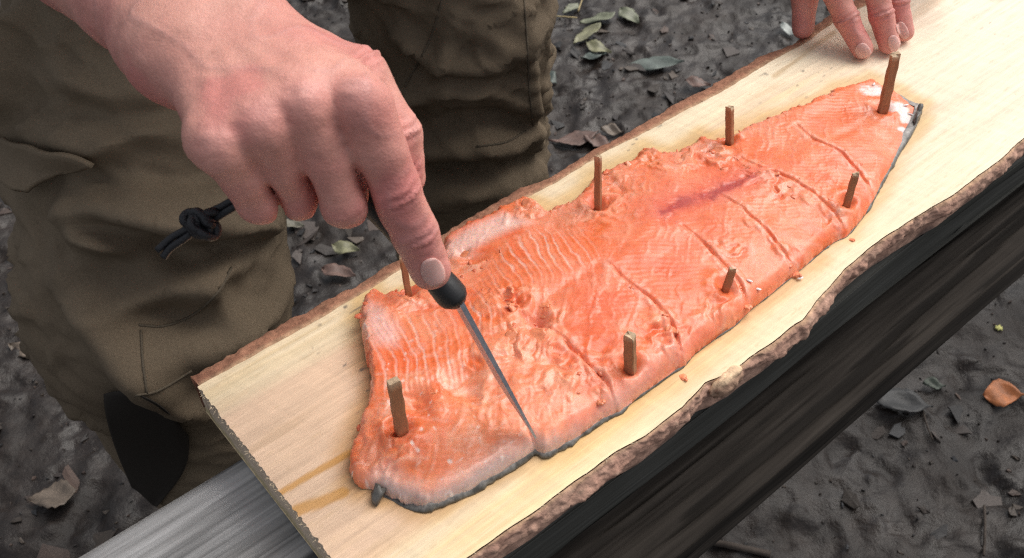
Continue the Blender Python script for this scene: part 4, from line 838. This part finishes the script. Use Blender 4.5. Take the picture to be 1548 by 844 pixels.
# lanyard: two cords, a knot, two loose tails
parts = []
for s_ in (-1, 1):
    o_ = np.array([0, 0, .0])
    pts = spline([hp[-1]+tdir*.002*s_, dp(420, 262+6*s_, .430), dp(362, 302+6*s_, .424), dp(338, 317+6*s_, .426), dp(318, 328+7*s_, .428), dp(300, 340+4*s_, .428), dp(280, 354+6*s_, .428), dp(258, 368+7*s_, .430), dp(238+9*(s_+1)/2, 384+5*s_, .431)], 5)
    parts.append(tube(pts, .0017, 8))
for c_, nrm_, rr in (((298, 338), (1, .2, .3), .0043), ((306, 330), (.2, 1, .4), .0042), ((314, 348), (.5, -.3, 1), .0040), ((290, 332), (.3, .8, -.6), .0036), ((320, 330), (1, -.5, .2), .0036), ((303, 344), (.1, -.6, .9), .0042), ((297, 343), (.9, .1, -.5), .0030)):
    c3 = dp(*c_, .426); nn2 = np.array(nrm_, float); nn2 /= np.linalg.norm(nn2); x_ = np.cross(nn2, [.3, .1, .9]); x_ /= np.linalg.norm(x_); y_ = np.cross(nn2, x_)
    tt2 = np.linspace(0, 2*math.pi*1.06, 26); parts.append(tube(c3+np.outer(np.cos(tt2)*rr, x_)+np.outer(np.sin(tt2)*rr*.75, y_)+np.outer(np.sin(2*tt2)*.0012, nn2), .0021, 8))
V, F = joinvf(parts); build_py('lanyard', V, F, M['cord'], knife)

# ------------------------------------------------------------------ fallen leaves, twigs, litter
def leaf_vf(L, Wd, curl, fold, seed, rag=0):
    r = random.Random(seed); nI, nJ = 15, 7; V = []
    for i in range(nI):
        t = i/(nI-1); w_ = Wd/2*1.1*math.sin(math.pi*t**.8)**1.25*(1+rag*r.uniform(-.5, .35)) if 0 < i < nI-1 else .0004
        for j in range(nJ):
            s_ = -1+2*j/(nJ-1); x = (t-.5)*L; y = s_*w_+.06*L*math.sin(t*3+seed)
            V.append((x, y, fold*w_*abs(s_)+curl*L*((t-.5)**2*2-.1)+.0025*math.sin(t*9+s_*2+seed)+r.uniform(-1, 1)*.0006))
    F = [(i*nJ+j, (i+1)*nJ+j, (i+1)*nJ+j+1, i*nJ+j+1) for i in range(nI-1) for j in range(nJ-1)]; return np.array(V), F
lm = {}
def leaf_mat(col):
    k = tuple(col)
    if k not in lm: lm[k] = mat('leaf', col, .5, noise=[(45, .6, 1.35), (400, .8, 1.2)], bump=[(250, .5, .001)])
    return lm[k]
green, olive, bluegreen, brown, orange_, dark, tan = (.15, .16, .105), (.18, .175, .10), (.085, .105, .092), (.13, .078, .062), (.44, .15, .05), (.038, .038, .038), (.13, .10, .075)
leaves = [(862, 13, 42, 14, 120, green, 'narrow pale green leaf beside the trouser leg at the top edge'), (903, 28, 56, 26, 160, green, 'wide pale green leaf lying across a thin twig'), (888, 52, 62, 20, 130, olive, 'curved yellow green leaf folded in the leaf cluster'), (905, 72, 44, 20, 30, olive, 'yellow green leaf touching the dark grey green one'), (897, 85, 40, 20, 175, bluegreen, 'small grey green leaf below the yellow green ones'), (952, 24, 44, 22, 60, green, 'single pale leaf with light edge apart from the cluster'), (992, 97, 84, 30, 8, bluegreen, 'big blue green curled leaf on the mud beyond the plank'),
          (867, 208, 78, 26, 172, brown, 'long reddish brown leaf beside the far bark edge'), (925, 198, 36, 18, 10, tan, 'small tan leaf at the bark edge next to the long brown leaf'), (905, 214, 50, 24, 20, brown, 'dull brown leaf tucked against the bark edge'), (832, 118, 30, 20, 45, bluegreen, 'small dark grey leaf right beside the trouser leg'), (828, 80, 24, 18, 60, (.36, .2, .12), 'small orange brown leaf half under the trouser leg'),
          (1055, 125, 40, 20, 15, brown, 'flat pinkish brown leaf close to the far bark edge'), (523, 374, 46, 22, 25, olive, 'pale green leaf seen between the two legs under the hand'), (512, 412, 60, 26, 30, brown, 'dark brown leaf between the legs behind the plank'), (1517, 597, 60, 40, 8, orange_, 'bright orange leaf on the mud at the lower right'), (1366, 612, 84, 44, 12, dark, 'large wet black leaf on the mud by the lower beam'), (1412, 582, 34, 20, 5, (.07, .085, .065), 'small dark green leaf beside the large black one'),
          (80, 750, 74, 50, 165, tan, 'tan leaf with dark middle alone at the lower left'), (82, 515, 66, 40, 150, (.085, .07, .075), 'purplish dark leaf left of the trouser leg'), (110, 562, 44, 26, 120, brown, 'brown leaf lying beside the purplish one'), (30, 425, 46, 22, 40, tan, 'pale brown leaf near the left edge'), (40, 530, 60, 20, 25, tan, 'thin curled tan leaf left of the purplish one'), (440, 340, 40, 20, 10, (.13, .12, .09), 'dull grey leaf under the fist between the legs'), (1190, 45, 40, 16, 80, (.3, .32, .3), 'pale grey leaf beyond the thumb on the plank edge'), (760, 30, 1, 1, 0, dark, None)]
for k, (px, py, Lp, Wp, a, col, lab) in enumerate(leaves):
    if lab is None: continue
    p = gpt(px, py, .011); dep = (p-CAM)@FW; L = Lp*dep/FPX; Wd = Wp*dep/FPX*1.1
    V, F = leaf_vf(L, Wd, .03+.10*rnd.random(), rnd.uniform(.04, .3), k*7+1, .35 if col in (dark, tan, brown) else .22)
    o = build_py('fallen_leaf', V, F, leaf_mat(col)); o.location = p; o.rotation_euler = (rnd.uniform(-.15, .25), rnd.uniform(-.15, .15), R(-a))
    md = o.modifiers.new('thickness', 'SOLIDIFY'); md.thickness = .0006; tag(o, lab, 'leaf', 'fallen leaves on the mud')
pf = gpt(1510, 496, .004)
V, F = joinvf([blob_vf(np.zeros(3), frame(a), (.006, .0025, .002), a) for a in (0, 1.1, 2.3)]); o = build_py('petal', V, F, mat('petal', (.6, .58, .2), .6)); o.location = pf; tag(o, 'tiny pale yellow petal scrap on the dark mud', 'petal')
for pts, rad, lab in (([(800, 24), (830, 24), (872, 27)], .0016, 'thin pale twig running under the green leaves'), ([(1070, 818), (1110, 826), (1165, 838)], .005, 'dark stick at the bottom edge beside the beam'), ([(880, 0), (877, 8), (874, 18)], .0016, 'short straw coloured stalk at the top edge'), ([(1395, 620), (1402, 645), (1410, 665)], .0015, 'fine dark twig below the large black leaf'), ([(1488, 765), (1489, 800), (1487, 840)], .002, 'upright looking thin twig near the lower right corner')):
    pp = np.array([gpt(*q, .006) for q in spline(pts, 4)]); V, F = tube(pp, rad, 6); o = build_py('twig', V, F, mat('straw', (.38, .30, .15), .7) if 'straw' in lab or 'pale' in lab else M['twig']); tag(o, lab, 'twig', 'twigs on the mud')
# litter: scraps of leaves, bark and clods, beyond counting
nr_ = np.random.default_rng(5); Vp, Fp, Cp, n0 = [], [], [], 0
pal = np.array([(.07, .055, .05), (.10, .075, .06), (.13, .10, .085), (.05, .045, .045), (.16, .12, .09), (.09, .09, .095), (.20, .13, .10)])
NL = 4200; xs = nr_.uniform(-1.1, 1.3, NL); ys = nr_.uniform(.45, 2.5, NL); zs = ground_h(np.c_[xs, ys])
for k in range(NL):
    r_ = nr_.random(); L = .003+0.030*nr_.random()**6; m = nr_.integers(6, 10); a0 = nr_.uniform(0, 6.3); asp = nr_.uniform(.25, .9); th = np.sort(nr_.uniform(0, 6.283, m)); rr = nr_.uniform(.55, 1, m)
    x = np.cos(th)*rr*L; y = np.sin(th)*rr*L*asp; tl = nr_.normal(0, .16, 2); z_ = x*tl[0]+y*tl[1]+nr_.normal(0, .0008, m); zt_ = .0015+abs(tl).max()*L*.5
    v = np.c_[xs[k]+x*math.cos(a0)-y*math.sin(a0), ys[k]+x*math.sin(a0)+y*math.cos(a0), zs[k]+z_+zt_]; hh = .0005+.0015*nr_.random()*(r_ < .15)
    lo_ = v.copy(); lo_[:, 2] -= hh+.002; cen = v.mean(0)+[0, 0, hh*.5]
    Vp.append(np.r_[v, lo_, cen[None]]); Cp.append(np.tile(pal[nr_.integers(0, len(pal))]*nr_.uniform(.2, .5), (2*m+1, 1)))
    for q in range(m): Fp += [(n0+q, n0+(q+1) % m, n0+2*m), (n0+(q+1) % m, n0+q, n0+m+q), (n0+(q+1) % m, n0+m+q, n0+m+(q+1) % m)]
    n0 += 2*m+1
o = mesh_np('leaf_litter', np.concatenate(Vp), np.array(Fp), M['litter'], col=np.concatenate(Cp), smooth=False); o['kind'] = 'stuff'
